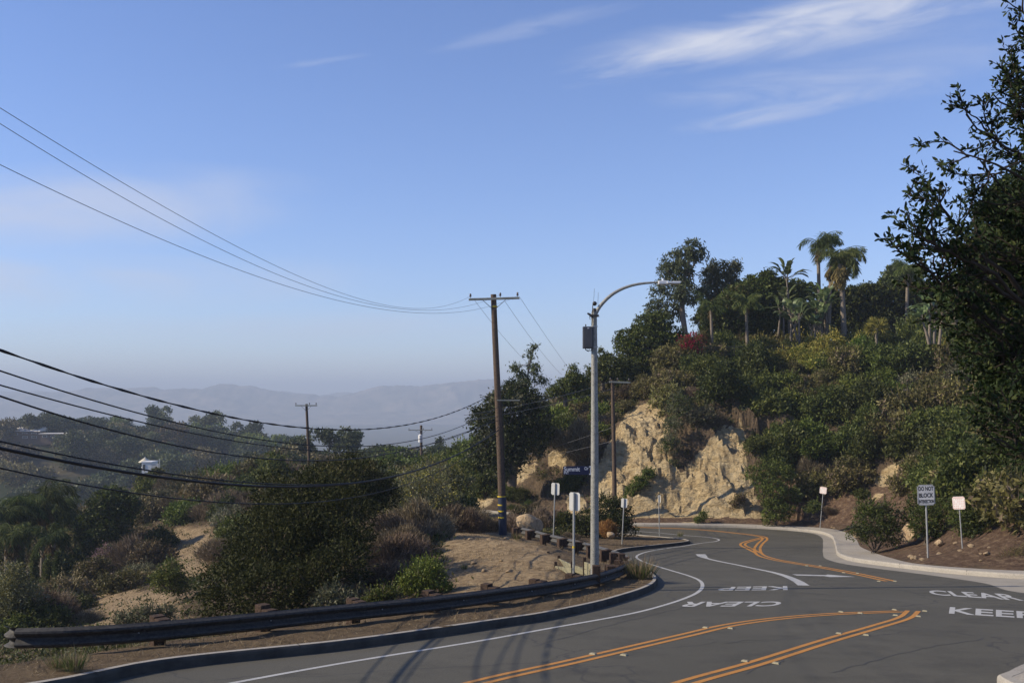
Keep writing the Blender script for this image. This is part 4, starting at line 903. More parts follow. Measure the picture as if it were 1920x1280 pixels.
queen_palm('palm seen through the branches of the near oak at right', T3(1700, 640, 92), 6.2, 2.3, 306, 13, (.1, 0), .15, .1, (.3, 0))
def fan_palm(label, base, h, R, seed):
    rng = np.random.default_rng(seed); t = thing('fan_palm', label, 'palm tree', base, 0, None)
    mb = MB(); mb.tube([[0, 0, -.3], [.02, 0, h*.5], [0, 0, h]], [.15, .12, .14], 9, 0); mb.obj('trunk', M_PALM, t)
    mb = MB()
    for k in range(30):
        a = k*2.399; el = rng.uniform(-.4, 1.2); d = np.array([math.cos(a)*math.cos(el), math.sin(a)*math.cos(el), math.sin(el)]); c = np.array([0, 0, h+.05])+d*R*.45
        mb.tube([[0, 0, h], c], [.012, .01], 4, 0, False); n = 16; D = d+rng.normal(size=(n, 3))*.45; D[:, 2] -= .15
        mb.leaves(c+D/np.linalg.norm(D, axis=1)[:, None]*R*.27, D, R*.28, .035, 0, rng)
    mb.obj('fan_leaves', LM['yellow'], t); return t
fan_palm('small yellow-green fan palm against the dark hedge', T3(1643, 668, 79), 2.2, 1.1, 311)
def bird_of_paradise(label, base, h, seed, n=5, lean=.25, sc=1.0):
    rng = np.random.default_rng(seed); t = thing('bird_of_paradise_tree', label, 'banana-like plant', base, 0, 'giant banana-leaved plants between the palms')
    mt = MB(); ml = MB()
    for k in range(n):
        bx = rng.normal()*.5; by = rng.normal()*.4; hh = h*rng.uniform(.55, 1.0) if k else h; tx = bx+rng.normal()*lean; ty = by+rng.normal()*lean
        mt.tube([[bx, by, -.2], [(bx+tx)/2, (by+ty)/2, hh*.5], [tx, ty, hh]], [.12, .10, .07], 7, 0)
        for j in range(8):
            a = (0 if j % 2 else math.pi)+rng.normal()*.45+k; el = rng.uniform(.35, 1.35); L_ = 1.5*sc*rng.uniform(.8, 1.15)
            d = np.array([math.cos(a)*math.cos(el), math.sin(a)*math.cos(el)*.6, math.sin(el)]); s0 = np.array([tx, ty, hh]); s1 = s0+d*.55*L_
            mt.tube([s0, s1], [.03, .018], 5, 0, False); side = np.cross(d, [0, 0, 1.]); side /= np.linalg.norm(side)+1e-6; up = np.cross(side, d)
            S = np.linspace(0, 1, 7); W = .26*sc*np.sin(np.pi*np.clip(S*.9+.1, 0, 1))**.6; P = np.array([s1+d*L_*s-np.array([0, 0, .45])*L_*s*s for s in S])
            for sg in (-1, 1):
                E = P+side*sg*W[:, None]+up*W[:, None]*.35+rng.normal(size=P.shape)*.02
                for q in range(6): ml.quads([[P[q], P[q+1], E[q+1]*.93+P[q+1]*.07, E[q]]] if sg > 0 else [[P[q], E[q], E[q+1]*.93+P[q+1]*.07, P[q+1]]], 0)
    mt.obj('stem', M_PALM, t); ml.obj('leaves', LM['banana'], t); return t
LM['banana'] = leafmat('banana_leaf', (.06, .09, .03), (.15, .19, .08), (.24, .27, .14), .3, .35, .5)
bird_of_paradise('banana-leaved plant standing tallest, its leaves above the hedge against the sky', T3(1490, 650, 88), 6.0, 321, 3, .3, 1.15)
bird_of_paradise('banana-leaved plant right of the tallest palm, with pale sunlit leaves', T3(1545, 655, 84), 3.9, 322, 5, .35, 1.1)
bird_of_paradise('low banana-leaved plant behind the end of the railing', T3(1510, 652, 83), 2.2, 323, 5, .3, 1.0)
bird_of_paradise('banana-leaved plant in front of the big leafy hedge', T3(1480, 652, 84), 3.0, 324, 4, .4, 1.0)
bird_of_paradise('banana-leaved plant half hidden by the near oak branches', T3(1752, 640, 70), 2.0, 325, 4, .3, .9)
# gum trees
b = T3(1285, 620, 98)
tree('gum_tree', 'tall leaning gum tree, highest on the hilltop, with airy drooping clumps', 'tree', b, lobes_px([(1300, 465, 17, 0), (1285, 480, 20, 0), (1262, 490, 20, 1), (1275, 515, 26, 0), (1250, 510, 16, 0), (1240, 545, 20, 0), (1280, 550, 24, -1), (1235, 580, 22, 0), (1265, 585, 18, 1), (1300, 560, 14, 0), (1312, 480, 12, 0), (1225, 598, 15, 0), (1318, 545, 11, 0)], 98, b),
     620, 11, .34, .16, 'gum', 331, [(0, 0, -.5, .3), (-.3, 0, 2, .24), (-.2, 0, 4.5, .18), (.4, 0, 7, .08)], 'gum trees behind the hilltop garden', .35, .9, .3, M_PALM, .1, 14)
b = T3(1340, 620, 100)
tree('gum_tree', 'shorter rounded gum tree right of the tall leaning one', 'tree', b, lobes_px([(1345, 505, 20, 0), (1370, 510, 18, 0), (1330, 520, 18, 0), (1350, 540, 26, 0), (1375, 535, 14, 0), (1320, 550, 14, 0), (1345, 570, 22, 0), (1310, 600, 14, 0), (1378, 497, 9, 0)], 100, b),
     480, 11, .34, .16, 'gum', 332, [(0, 0, -.5, .28), (.1, 0, 2, .2), (.3, 0, 5, .1)], 'gum trees behind the hilltop garden', .35, .9, .3, M_PALM, .1, 12)
b = T3(1220, 680, 86)
tree('round_tree', 'broad rounded dark green tree left of the red blossom', 'tree', b, lobes_px([(1215, 620, 34, 0), (1180, 640, 28, 0), (1245, 635, 32, 0), (1215, 650, 40, -.5), (1270, 650, 22, 0), (1190, 665, 26, -.5), (1235, 605, 22, 0), (1165, 650, 14, 0)], 86, b),
     900, 12, .26, .11, 'dark', 333, [(0, 0, -.5, .3), (0, 0, 1.5, .2)], None, .5, 0, .25, None, .4, 8, 'mid', .45)
b = T3(1130, 720, 84)
tree('dark_tree', 'dark leafy tree beside the street lamp arm, below the rounded tree', 'tree', b, lobes_px([(1150, 690, 28, 0), (1120, 700, 22, 0), (1180, 690, 20, 0), (1135, 675, 14, 0), (1165, 710, 24, 0), (1125, 660, 7, 0)], 84, b), 520, 11, .28, .11, 'dark', 334, [(0, 0, -.5, .2), (0, 0, 1, .12)], None, .4, 0, .3, None, .3, 8)
b = T3(1060, 750, 82)
tree('dark_tree', 'small dark tree on the skyline left of the street lamp', 'tree', b, lobes_px([(1075, 710, 16, 0), (1060, 725, 18, 0), (1090, 715, 14, 0), (1040, 735, 14, 0), (1095, 735, 16, 0), (1075, 690, 7, 0)], 82, b), 360, 11, .28, .11, 'dark', 335, [(0, 0, -.5, .2), (0, 0, 1, .12)], None, .4, 0, .35, None, .3, 8)
b = T3(960, 890, 72)
tree('live_oak', 'large dark live oak behind the tall utility pole', 'tree', b, lobes_px([(960, 770, 48, 0), (915, 800, 36, 0), (995, 780, 36, 0), (940, 830, 44, -.5), (985, 830, 38, 0), (905, 845, 26, 0), (970, 740, 30, .5), (1005, 750, 20, 0), (1015, 810, 20, 0), (930, 760, 24, 0), (950, 865, 34, 0), (900, 775, 16, 0)], 72, b),
     1500, 12, .32, .11, 'hedge', 336, [(0, 0, -.8, .35), (.1, 0, 1.5, .25), (0, 0, 3.4, .12)], None, .45, 0, .3, None, .3, 12, 'grey', .3)
b = T3(985, 800, 76)
tree('gum_sapling', 'thin airy gum tree rising above the live oak behind the utility pole', 'tree', b, lobes_px([(965, 690, 9, 0), (975, 705, 9, 0), (995, 665, 10, 0), (1000, 690, 12, 0), (985, 715, 12, 0), (1008, 710, 8, 0), (1020, 715, 7, 0), (970, 725, 10, 0), (1003, 650, 5, 0)], 76, b),
     150, 9, .28, .13, 'gum', 337, [(0, 0, -.5, .12), (-.1, 0, 2, .08), (.4, 0, 5.2, .03)], None, .3, .9, .5, M_PALM, .1, 12)
# hedges and garden trees on the terrace
def hedge(label, specs, d, base, K, m, seed, m2=None, f2=0, ls=.11):
    return tree('hedge_tree', label, 'tree', base, lobes_px([(a, b_-10, r*1.12, c) for a, b_, r, c in specs], d, base), int(K*1.5), 12, .3, ls*1.25, m, seed, [(0, 0, -.3, .2), (0, 0, 2, .12)], None, .5, 0, .2, None, .4, 8, m2, f2)
b = T3(1440, 655, 90); hedge('wide leafy garden tree between the slim palms and the tall palm cluster', [(1400, 555, 18, 0), (1430, 552, 20, 0), (1460, 553, 20, 0), (1490, 556, 20, 0), (1515, 565, 22, 0), (1390, 580, 26, 0), (1420, 570, 28, 0), (1450, 560, 26, .5), (1480, 570, 24, 0), (1410, 610, 34, 0), (1450, 610, 34, 0), (1490, 605, 28, 0), (1440, 640, 30, -.3), (1390, 630, 26, 0), (1490, 640, 24, 0), (1440, 530, 12, 0), (1410, 540, 12, 0)], 90, b, 1500, 'dark', 341, 'mid', .4)
b = T3(1365, 655, 88); hedge('leafy green tree behind the slim palms at the left of the railing', [(1350, 600, 26, 0), (1375, 575, 22, 0), (1340, 630, 22, 0), (1370, 625, 26, 0), (1325, 600, 12, 0), (1390, 560, 14, 0)], 88, b, 720, 'mid', 342, 'olive', .35)
b = T3(1650, 655, 94); hedge('long clipped dark hedge wall behind the fan palm', [(1590, 590, 30, 0), (1630, 575, 30, 0), (1670, 575, 30, 0), (1710, 575, 30, 0), (1750, 575, 30, 0), (1790, 580, 32, 0), (1600, 630, 34, 0), (1650, 620, 36, 0), (1700, 625, 36, 0), (1750, 625, 36, 0), (1800, 630, 36, 0), (1560, 620, 26, 0), (1600, 565, 18, 0), (1625, 562, 18, 0), (1650, 562, 18, 0), (1675, 560, 18, 0), (1700, 562, 18, 0), (1725, 560, 18, 0), (1750, 562, 18, 0), (1775, 562, 18, 0), (1560, 570, 20, 0), (1580, 600, 26, 0), (1545, 595, 22, 0), (1530, 600, 26, 1), (1520, 630, 26, 1)], 94, b, 2600, 'hedge', 343, 'dark', .35, .12)
b = T3(1830, 655, 88); hedge('dark leafy tree at the right end of the terrace hedge', [(1830, 600, 40, 0), (1870, 580, 40, 0), (1900, 620, 46, 0), (1850, 650, 40, 0), (1930, 590, 40, 0)], 88, b, 1100, 'hedge', 344, 'dark', .4, .12)
b = T3(1680, 590, 110); hedge('rounded tree crown rising behind the hedge under the near branches', [(1685, 530, 24, 0), (1670, 545, 20, 0), (1705, 540, 22, 0)], 110, b, 320, 'dark', 345, 'gum', .5, .14)
b = T3(1790, 600, 60); hedge('dark conifer-like tree right behind the near oak branches', [(1900, 380, 40, 0), (1880, 430, 50, 0), (1910, 480, 60, 0), (1860, 500, 40, 0), (1930, 560, 60, 0), (1860, 560, 40, 0)], 60, b, 1100, 'hedge', 346, 'dark', .4, .1)
b = T3(1325, 655, 82.5); t = thing('cypress', 'slim dark cypress directly behind the fluffy slim palm', 'tree', b)
rng = np.random.default_rng(7); mb = MB(); crown(mb, [(0, 0, 1.6, .34, .34, 1.9)], 220, 10, .16, .07, rng, up=.5); mb.obj('crown', LM['hedge'], t); mb = MB(); mb.tube([[0, 0, -.3], [0, 0, 2]], [.08, .03], 6); mb.obj('trunk', M_BARK, t)
b = T3(1295, 665, 81); t = bush_thing('bougainvillea', 'red flowering bush at the left end of the hilltop railing', 'flowering bush', b, lobes_px([(1290, 645, 14, 0), (1305, 650, 14, 0), (1300, 635, 12, 0), (1278, 640, 8, 0)], 81, b), 260, 11, .2, .07, 'red', 351, 6, .03, 80, m2='dark', f2=.5)
b = T3(1315, 650, 82); bush_thing('shrub', 'rusty-tipped bush between red flowering bush and slim palm', 'shrub', b, lobes_px([(1315, 630, 10, 0), (1322, 640, 9, 0)], 82, b), 110, 10, .2, .07, 'olive', 352, m2='orange', f2=.35)
for lab, px, py, r, m, sd in [('bright lime-green bush just right of the tall palm trunk', 1612, 650, 16, 'lime', 353), ('rounded yellow-olive bush under the small fan palm', 1640, 662, 20, 'yellow', 354), ('yellow-green bush right of the fan palm base', 1665, 660, 16, 'mid', 355),
                              ('broad yellowing hedge bush below the railing', 1500, 672, 24, 'yellow', 356), ('yellowing bush in front of the tall palm foot', 1560, 672, 24, 'yellow', 357), ('yellow-tinged bush below the middle of the railing', 1450, 680, 22, 'yellow', 358), ('dark bush at the foot of the hedge far right', 1720, 665, 24, 'dark', 359)]:
    d = 80; b = T3(px, py+10, d); bush_thing('shrub', lab, 'shrub', b, lobes_px([(px, py, r, 0), (px-r*.7, py+4, r*.7, 0), (px+r*.8, py+3, r*.7, .3)], d, b), 330, 11, .2, .075, m, sd, 6, .03, 60, m2='mid' if m == 'yellow' else None, f2=.3 if m == 'yellow' else 0)
# railing on the terrace edge
t = thing('railing', 'thin grey metal picket railing along the hilltop terrace edge', 'railing', T3(1400, 665, 81))
M_STEEL = mat('galvanised_steel', (.34, .35, .34), .5, [(6, (.24, .25, .245), .2), (40, (.42, .43, .42), .12)], (80, .15, .003), .55, .5)
M_DARKMET = mat('dark_metal', (.035, .035, .035), .5, [(9, (.06, .055, .05), .2)], None, .4, .4)
o = t.location; A = T3(1308, 668, 81)-o; Bq = T3(1492, 666, 81)-o; mb = MB(); n = 58; hgt = .85
for k in range(n+1): p = A.lerp(Bq, k/n); mb.box((p.x, p.y, p.z+hgt/2-.1), (.022, .022, hgt))
mb.obj('picket', M_DARKMET, t); mb = MB()
for z in (.08, hgt-.1): mb.tube([A+Vector((0, 0, z)), Bq+Vector((0, 0, z))], .028, 6)
mb.obj('rail', M_DARKMET, t); mb = MB()
for k in range(9): p = A.lerp(Bq, k/8); mb.box((p.x, p.y, p.z+.35), (.06, .06, 1.1))
mb.obj('post', M_DARKMET, t)
# ------------------------------------------------------------------ poles, cables
M_POLE = mat('weathered_pole_wood', (.085, .060, .044), .95, [(1.2, (.050, .038, .030), .18), (14, (.125, .092, .068), .14)], (26, .6, .02), spec=.1)
M_XARM = mat('pale_crossarm_wood', (.30, .31, .27), .9, [(4, (.20, .20, .17), .15)], spec=.1)
M_PORC = mat('brown_porcelain', (.06, .04, .03), .3, spec=.6)
M_WHT = mat('white_enamel', (.62, .62, .60), .5)
M_CABLE = mat('black_cable', (.012, .012, .013), .6, spec=.3)
M_WIRE = mat('aluminium_wire', (.16, .16, .17), .5, metal=.4)
M_YTAPE = mat('yellow_band', (.55, .40, .03), .6)
M_BTAPE = mat('dark_blue_guard', (.022, .030, .055), .5)
def upole(label, base, h, r0=.17, r1=.12, lean=(0, 0), arm=None, name='utility_pole', seed=1, mat_=None):
    """wooden pole; arm = (z, half left, half right, tilt)"""
    t = thing(name, label, 'utility pole', base)
    z = np.linspace(-1, h, 12); f = np.clip(z/h, 0, 1); rng = np.random.default_rng(seed)
    P = np.c_[lean[0]*f+.02*np.sin(f*5), lean[1]*f, z]; mb = MB(); mb.tube(P, r0+(r1-r0)*f, 14, 0); mb.obj('pole', mat_ or M_POLE, t)
    if arm:
        for (az, l, r, tilt, mm) in arm:
            c = np.array([lean[0]*az/h, -.16, az]); mb = MB(); L_ = l+r; mid = c+np.array([(r-l)/2, 0, (r-l)/2*tilt])
            ca, sa = math.cos(math.atan(tilt)), math.sin(math.atan(tilt)); mb.box(mid, (L_, .09, .11), [[ca, 0, -sa], [0, 1, 0], [sa, 0, ca]], 0, .01); arm_o = mb.obj('crossarm', mm, t)
            for xx in (-l+.08, .3 if r > .5 else r*.6, r-.1):
                p = c+np.array([xx, 0, xx*tilt]); mb = MB(); mb.cyl(p+[0, 0, .04], p+[0, 0, .14], .012, n=6); mb.tube([p+[0, 0, .12], p+[0, 0, .15], p+[0, 0, .19], p+[0, 0, .24], p+[0, 0, .28]], [.045, .06, .04, .055, .02], 10); mb.obj('insulator', M_PORC, t)
            if l > .4:
                mb = MB(); mb.tube([c+[-l*.45, -.03, -.05-l*.45*tilt], c+[0, 0, -.55]], .014, 5); mb.tube([c+[r*.45, -.03, -.05], c+[0, 0, -.55]], .014, 5); mb.obj('brace', M_DARKMET, t)
    return t
pb = at(943, 1000, 47.5); PH = (1000-552)/F*47.5
main = upole('tall brown wooden utility pole with one crossarm, beside the tan mound', pb, PH, .19, .135, ((926-943)/F*47.5, 0), [(PH-.22, 1.2, 1.22, .03, M_XARM)])
def pole_x(z): return (926-943)/F*47.5*z/PH
mb = MB()
for z, h in ((.75, .07), (1.05, .07), (1.75, .06), (1.35, .06)): mb.tube([[pole_x(z), 0, z], [pole_x(z), 0, z+h]], .2, 16, 0, False)
zt = (1000-576)/F*47.5; mb.tube([[pole_x(zt), 0, zt], [pole_x(zt), 0, zt+.07]], .15, 16, 0, False); mb.obj('yellow_band', M_YTAPE, main)
mb = MB(); mb.tube([[pole_x(0), 0, -.2], [pole_x(1), 0, 1.75]], .197, 16, 0, False); mb.obj('pole_guard', M_BTAPE, main)
mb = MB(); z = (1000-750)/F*47.5; mb.box((pole_x(z)+.5, -.17, z), (1.1, .05, .06)); mb.obj('side_arm', M_XARM, main)
mb = MB(); mb.tube([[pole_x(6)+.17, -.05, 6.4], [pole_x(5)+.22, -.08, 5], [pole_x(2)+.19, -.05, 1.8]], .02, 6); mb.obj('conduit', M_DARKMET, main)
b2 = at(581, 912, 97); upole('wooden utility pole with crossarm standing left on the spur', b2, (912-757)/F*97, .16, .12, ((575-581)/F*97, 0), [((912-760)/F*97, 1.1, 1.05, 0, M_XARM)], seed=2)
b3 = at(790, 930, 132); t3 = upole('distant dark pole with white transformer', b3, (930-797)/F*132, .2, .16, (0, 0), [((930-806)/F*132, 1.7, 1.5, 0, M_XARM)], seed=3)
mb = MB(); z = (930-822)/F*132; mb.tube([[-.1, -.35, z-.45], [-.1, -.35, z+.45]], .28, 14); mb.tube([[-.1, -.35, z+.45], [-.1, -.35, z+.6]], [.28, .1], 14); mb.obj('transformer', M_WHT, t3)
b4 = at(1152, 938, 66); t4 = upole('slim wooden pole in front of the bare cliff, right of the street lamp', b4, (938-712)/F*66, .16, .11, ((1149-1152)/F*66, 0), [((938-716)/F*66, .25, 1.15, -.03, M_XARM)], seed=4)
b5 = at(856, 905, 170); upole('small far pole low between the transformer pole and the live oak', b5, (905-846)/F*170, .18, .14, (0, 0), [((905-850)/F*170, 2.2, 1.8, 0, M_POLE), ((905-862)/F*170, 1.6, 1.4, 0, M_POLE)], seed=5)

def span(label, pts, d0, d1, r, m, name='power_line', ext=-500, group=None, twist=False, deg=2, px1=None):
    """cable hung in one vertical plane: plan line straight, height a smooth curve; pts seen from the road give its sag"""
    pts = np.array(pts, float); xa, xb = 0.0, pts[-1, 0]
    inv = lambda px: 1/d0+(1/d1-1/d0)*(px-pts[0, 0])/(xb-pts[0, 0])
    d = 1/inv(pts[:, 0]); X = (pts[:, 0]-960)/F*d; s = np.hypot(X-X[-1], d-d[-1]); Z = (HZ-pts[:, 1])/F*d
    k = min(deg, len(pts)-1); w = np.ones(len(pts)); w[-1] = 6; co = np.polyfit(s/20, Z, k, w=w/np.sqrt(d/d.min()))
    x0 = pts[0, 0]+ext; dd = 1/max(inv(x0), 1e-3) if ext else d[0]
    dd = max(dd, 2.5); X0 = (x0-960)/F*dd if ext else X[0]
    S = np.linspace(0, 1, 90)
    A = np.array([X[-1], d[-1]]); Bv = np.array([X[0], d[0]])
    L0 = np.linalg.norm(Bv-A); Lx = L0*(1.25 if ext else 1.0); u = (Bv-A)/L0
    ss_ = np.linspace(0, Lx, 110); P = [(A[0]+u[0]*q, A[1]+u[1]*q, np.polyval(co, q/20)) for q in ss_]
    o0 = P[0]; P = np.array(P)-np.array(o0)
    mb = MB(); mb.tube(P, r, 5, 0, False)
    if twist:
        a = ss_*3.2; off = np.c_[-u[1]*np.cos(a), u[0]*np.cos(a), np.sin(a)]*r*1.2; mb.tube(P+off, r*.75, 5, 0, False); mb.tube(P-off, r*.6, 5, 0, False)
    o = mb.obj(name, m); o.location = o0; return tag(o, label, 'cable', group)
dp = 47.3; gU = 'thin high wires to the tall pole crossarm'; gL = 'black cables sagging across the left side'
span('topmost thin wire, ending at the left insulator of the tall pole', [(0, 205), (200, 322), (400, 437), (600, 537), (740, 577), (820, 572), (881, 556)], 15, dp, .0055, M_WIRE, group=gU, deg=3)
span('thin wire just below the topmost, ending right of the tall pole top', [(0, 235), (300, 402), (500, 508), (640, 560), (760, 580), (860, 574), (938, 552)], 15, dp, .0055, M_WIRE, group=gU, deg=3)
span('lowest of three thin wires, ending at the right insulator', [(0, 307), (200, 405), (400, 490), (600, 553), (700, 575), (790, 588), (880, 583), (972, 554)], 14, dp, .0055, M_WIRE, group=gU, deg=3)
span('uppermost black twisted cable, alone above the others', [(0, 656), (150, 705), (350, 767), (520, 796), (640, 804), (740, 799), (820, 784), (925, 738)], 13, dp, .012, M_CABLE, group=gL, twist=True, deg=3)
span('second black cable from the top at the left edge', [(0, 697), (200, 755), (360, 797), (520, 830), (640, 838), (740, 831), (860, 800), (935, 762)], 13, dp, .012, M_CABLE, group=gL, deg=3)
span('third black cable from the top at the left edge', [(0, 721), (200, 776), (400, 820), (570, 842), (720, 845), (800, 834), (935, 780)], 13, dp, .011, M_CABLE, group=gL, deg=3)
span('fourth black cable, crossing the roofs of the ridge houses', [(0, 742), (200, 803), (350, 840), (500, 860), (640, 861), (740, 848), (840, 822), (935, 788)], 13, dp, .014, M_CABLE, group=gL, deg=3)
span('black cable running just above the thickest cable', [(0, 825), (200, 870), (400, 900), (570, 907), (720, 895), (840, 862), (935, 800)], 13, dp, .013, M_CABLE, group=gL, deg=3)
span('thickest black cable bundle across the left side', [(0, 839), (200, 880), (400, 905), (580, 911), (700, 901), (820, 868), (935, 806)], 13, dp, .026, M_CABLE, group=gL, deg=3)
span('lowest black cable, ending in the scrub oak below the pole', [(0, 876), (200, 918), (400, 940), (550, 943), (700, 925), (820, 885), (935, 815)], 13, dp, .012, M_CABLE, group=gL, deg=3)
span('thin wire from left insulator down behind the live oak', [(890, 563), (960, 650), (1000, 690)], dp, 75, .008, M_WIRE, ext=0, group='thin wires descending right from the tall pole')
span('thin wire from middle insulator down to the skyline', [(947, 565), (1000, 640), (1053, 702)], dp, 80, .008, M_WIRE, ext=0, group='thin wires descending right from the tall pole')
span('thin wire from right insulator down to the skyline', [(975, 558), (1020, 625), (1067, 692)], dp, 80, .008, M_WIRE, ext=0, group='thin wires descending right from the tall pole')
span('upper of two wires between the tall pole and the cliff pole', [(870, 778), (935, 768), (1040, 745), (1143, 716)], 60, 66, .012, M_WIRE, ext=0, group='wires between tall pole and cliff pole')
span('lower of two wires between the tall pole and the cliff pole', [(870, 790), (935, 778), (1040, 757), (1150, 728)], 60, 66, .012, M_WIRE, ext=0, group='wires between tall pole and cliff pole')
span('low grey wire from the far pole to the middle of the cliff pole', [(640, 868), (860, 873), (1000, 855), (1150, 800)], 110, 66, .012, M_WIRE, ext=0, group='low grey wires behind the tall pole')
span('lowest grey wire running behind the tall pole to the cliff pole', [(700, 885), (860, 880), (1000, 862), (1150, 826)], 100, 66, .012, M_WIRE, ext=0, group='low grey wires behind the tall pole')

# ------------------------------------------------------------------ street lamp
LD = 26.6; lb = at(1115, 1092, LD); lt = thing('street_lamp', 'tall mottled grey street lamp with curved arm and equipment cabinet', 'street lamp', lb)
M_LAMP = mat('galvanised_lamp_steel', (.24, .24, .215), .65, [(9, (.13, .13, .12), .07), (45, (.32, .32, .29), .1)], (60, .2, .003), .35, .4)
M_CAB = mat('dark_grey_cabinet', (.075, .080, .088), .5, [(5, (.06, .064, .07), .2)], metal=.2)
M_HEAD = mat('pale_grey_enamel', (.60, .62, .64), .45)
Z = lambda py: (1092-py)/F*LD
XX = lambda px: (px-1115)/F*LD
mb = MB(); mb.tube([[0, 0, -.4], [0, 0, Z(800)], [XX(1114), 0, Z(585)]], [.118, .098, .074], 20); mb.obj('pole', M_LAMP, lt)
mb = MB(); mb.tube([[XX(1114), 0, Z(586)], [XX(1114), 0, Z(578)]], [.07, .045], 16); mb.sphere((XX(1115), 0, Z(569)), .062); mb.obj('pole_cap', M_DARKMET, lt)
mb = MB(); pp = [(1116, 590), (1121, 580), (1130, 568), (1145, 554), (1163, 543), (1185, 535), (1208, 531), (1240, 529)]
ap = smooth_line([(XX(a), Z(b_)) for a, b_ in pp], .1); mb.tube([[a, 0, b_] for a, b_ in ap], np.linspace(.052, .026, len(ap)), 12); mb.obj('arm', M_LAMP, lt)
hd = MB(); hd.box((XX(1243), 0, Z(530)), (.26, .20, .095), None, 0, .02); hd.box((XX(1262), 0, Z(530.5)), (.36, .30, .05), None, 0, .015); hd.box((XX(1268), 0, Z(529)), (.24, .22, .03), None, 0, .01)
ho = hd.obj('lamp_head', M_HEAD, lt); mb = MB(); mb.cyl((XX(1243), 0, Z(526)), (XX(1243), 0, Z(522)), .03, n=12); mb.obj('photocell', M_HEAD, ho)
mb = MB(); mb.box((XX(1262), 0, Z(530.5)-.03), (.26, .2, .012)); mb.obj('lens', mat('lamp_lens', (.5, .5, .48), .2), ho)
cb = MB(); cb.box((XX(1101.5), -.05, Z(633)), (.26, .22, .58), None, 0, .015); cb.box((XX(1102.5), -.165, Z(634)), (.20, .012, .50), None, 0, .005); co = cb.obj('cabinet', M_CAB, lt)
mb = MB(); mb.cyl((XX(1098), -.05, Z(612)), (XX(1098), -.05, Z(608)), .015, n=8); mb.obj('cable_gland', M_DARKMET, co)
mb = MB(); mb.box((XX(1102), -.173, Z(616)), (.05, .006, .022)); mb.obj('name_plate', M_HEAD, co)
mb = MB(); mb.box((XX(1110), 0, Z(620)), (.12, .08, .05)); mb.box((XX(1110), 0, Z(647)), (.12, .08, .05)); mb.tube([[XX(1114), 0, Z(651)], [XX(1114), 0, Z(649)]], .098, 16, 0, False); mb.tube([[XX(1114), 0, Z(613)], [XX(1114), 0, Z(611)]], .096, 16, 0, False); mb.obj('bracket', M_STEEL, lt)
mb = MB(); mb.tube(smooth_line([(0, 0)], .1) and [[XX(1097), -.05, Z(650)], [XX(1098), -.05, Z(656)], [XX(1103), -.05, Z(658.5)], [XX(1108), -.05, Z(657)], [XX(1111), -.05, Z(652)]], .014, 7)
mb.tube([[XX(1102), -.05, Z(650)], [XX(1102.4), -.05, Z(658)]], .007, 5); mb.tube([[XX(1105), -.05, Z(650)], [XX(1105), -.05, Z(657)]], .006, 5)
mb.tube([[XX(1109), -.09, Z(611)], [XX(1110), -.09, Z(600)], [XX(1110), -.09, Z(590)], [XX(1111), -.09, Z(572)], [XX(1113), -.07, Z(568)]], .012, 6); mb.obj('cable', M_CABLE, lt)
mb = MB(); mb.tube([[XX(1101), -.05, Z(587.5)], [XX(1105), -.05, Z(589.5)], [XX(1110), -.05, Z(592)]], [.02, .032, .02], 8); mb.box((XX(1114), -.02, Z(592)), (.23, .23, .05)); mb.tube([[XX(1118), -.02, Z(592.5)], [XX(1124), -.02, Z(593.5)]], .008, 5); mb.tube([[XX(1105), -.05, Z(590)], [XX(1105.5), -.05, Z(599)], [XX(1107.5), -.05, Z(599)], [XX(1109), -.05, Z(594)]], .006, 5); mb.obj('clamp', M_DARKMET, lt)
mb = MB(); mb.tube([[XX(1113), 0, Z(566)], [XX(1114.5), 0, Z(541)]], .004, 4); mb.tube([[XX(1121), 0, Z(572)], [XX(1121.7), 0, Z(548)]], .004, 4); mb.obj('whip_antenna', M_DARKMET, lt)
# street name sign on the lamp
M_BLUE = mat('sign_blue', (.009, .014, .050), .45, spec=.4)
M_LETT = mat('reflective_white', (.70, .72, .74), .5)
def flat_text(mb, txt, x0, x1, z0, z1, y, mi=0, bold=.0, M3=None):
    U, Fc, _ = text_mesh(txt, bold); V = np.array([[x0+(x1-x0)*u, y, z0+(z1-z0)*v] for u, v in U]); mb.add(V, [i for f in Fc for i in f], [len(f) for f in Fc], mi); return mb
sg = thing('street_name_sign', 'dark blue street name sign reading Summit Cir PVT on the lamp pole', 'street sign', at(1081, 881.5, LD-.02))
w = (1105-1056)/F*LD; h = (889.5-873.5)/F*LD; mb = MB(); mb.box((-.01, 0, 0), (w, .012, h), None, 0, .003); mb.obj('sign_plate', M_BLUE, sg)
mb = MB(); q = lambda px: (px-1081)/F*LD; zz = lambda py: (881.5-py)/F*LD
flat_text(mb, 'Summit', q(1057.5), q(1087.3), zz(883), zz(874.8), -.0095, bold=.012); flat_text(mb, 'Cir', q(1095.8), q(1103.2), zz(880.6), zz(874.8), -.0095, bold=.012); flat_text(mb, 'PVT', q(1057.6), q(1066.4), zz(888.4), zz(883.8), -.0095, bold=.012); mb.obj('lettering', M_LETT, sg)
mb = MB()
for py in (874.5, 888.5): mb.box((q(1109), 0, zz(py)), (.13, .03, .025)); 
mb.box((q(1107.2), 0, 0), (.02, .02, h*1.05)); mb.obj('bracket', M_HEAD, sg)

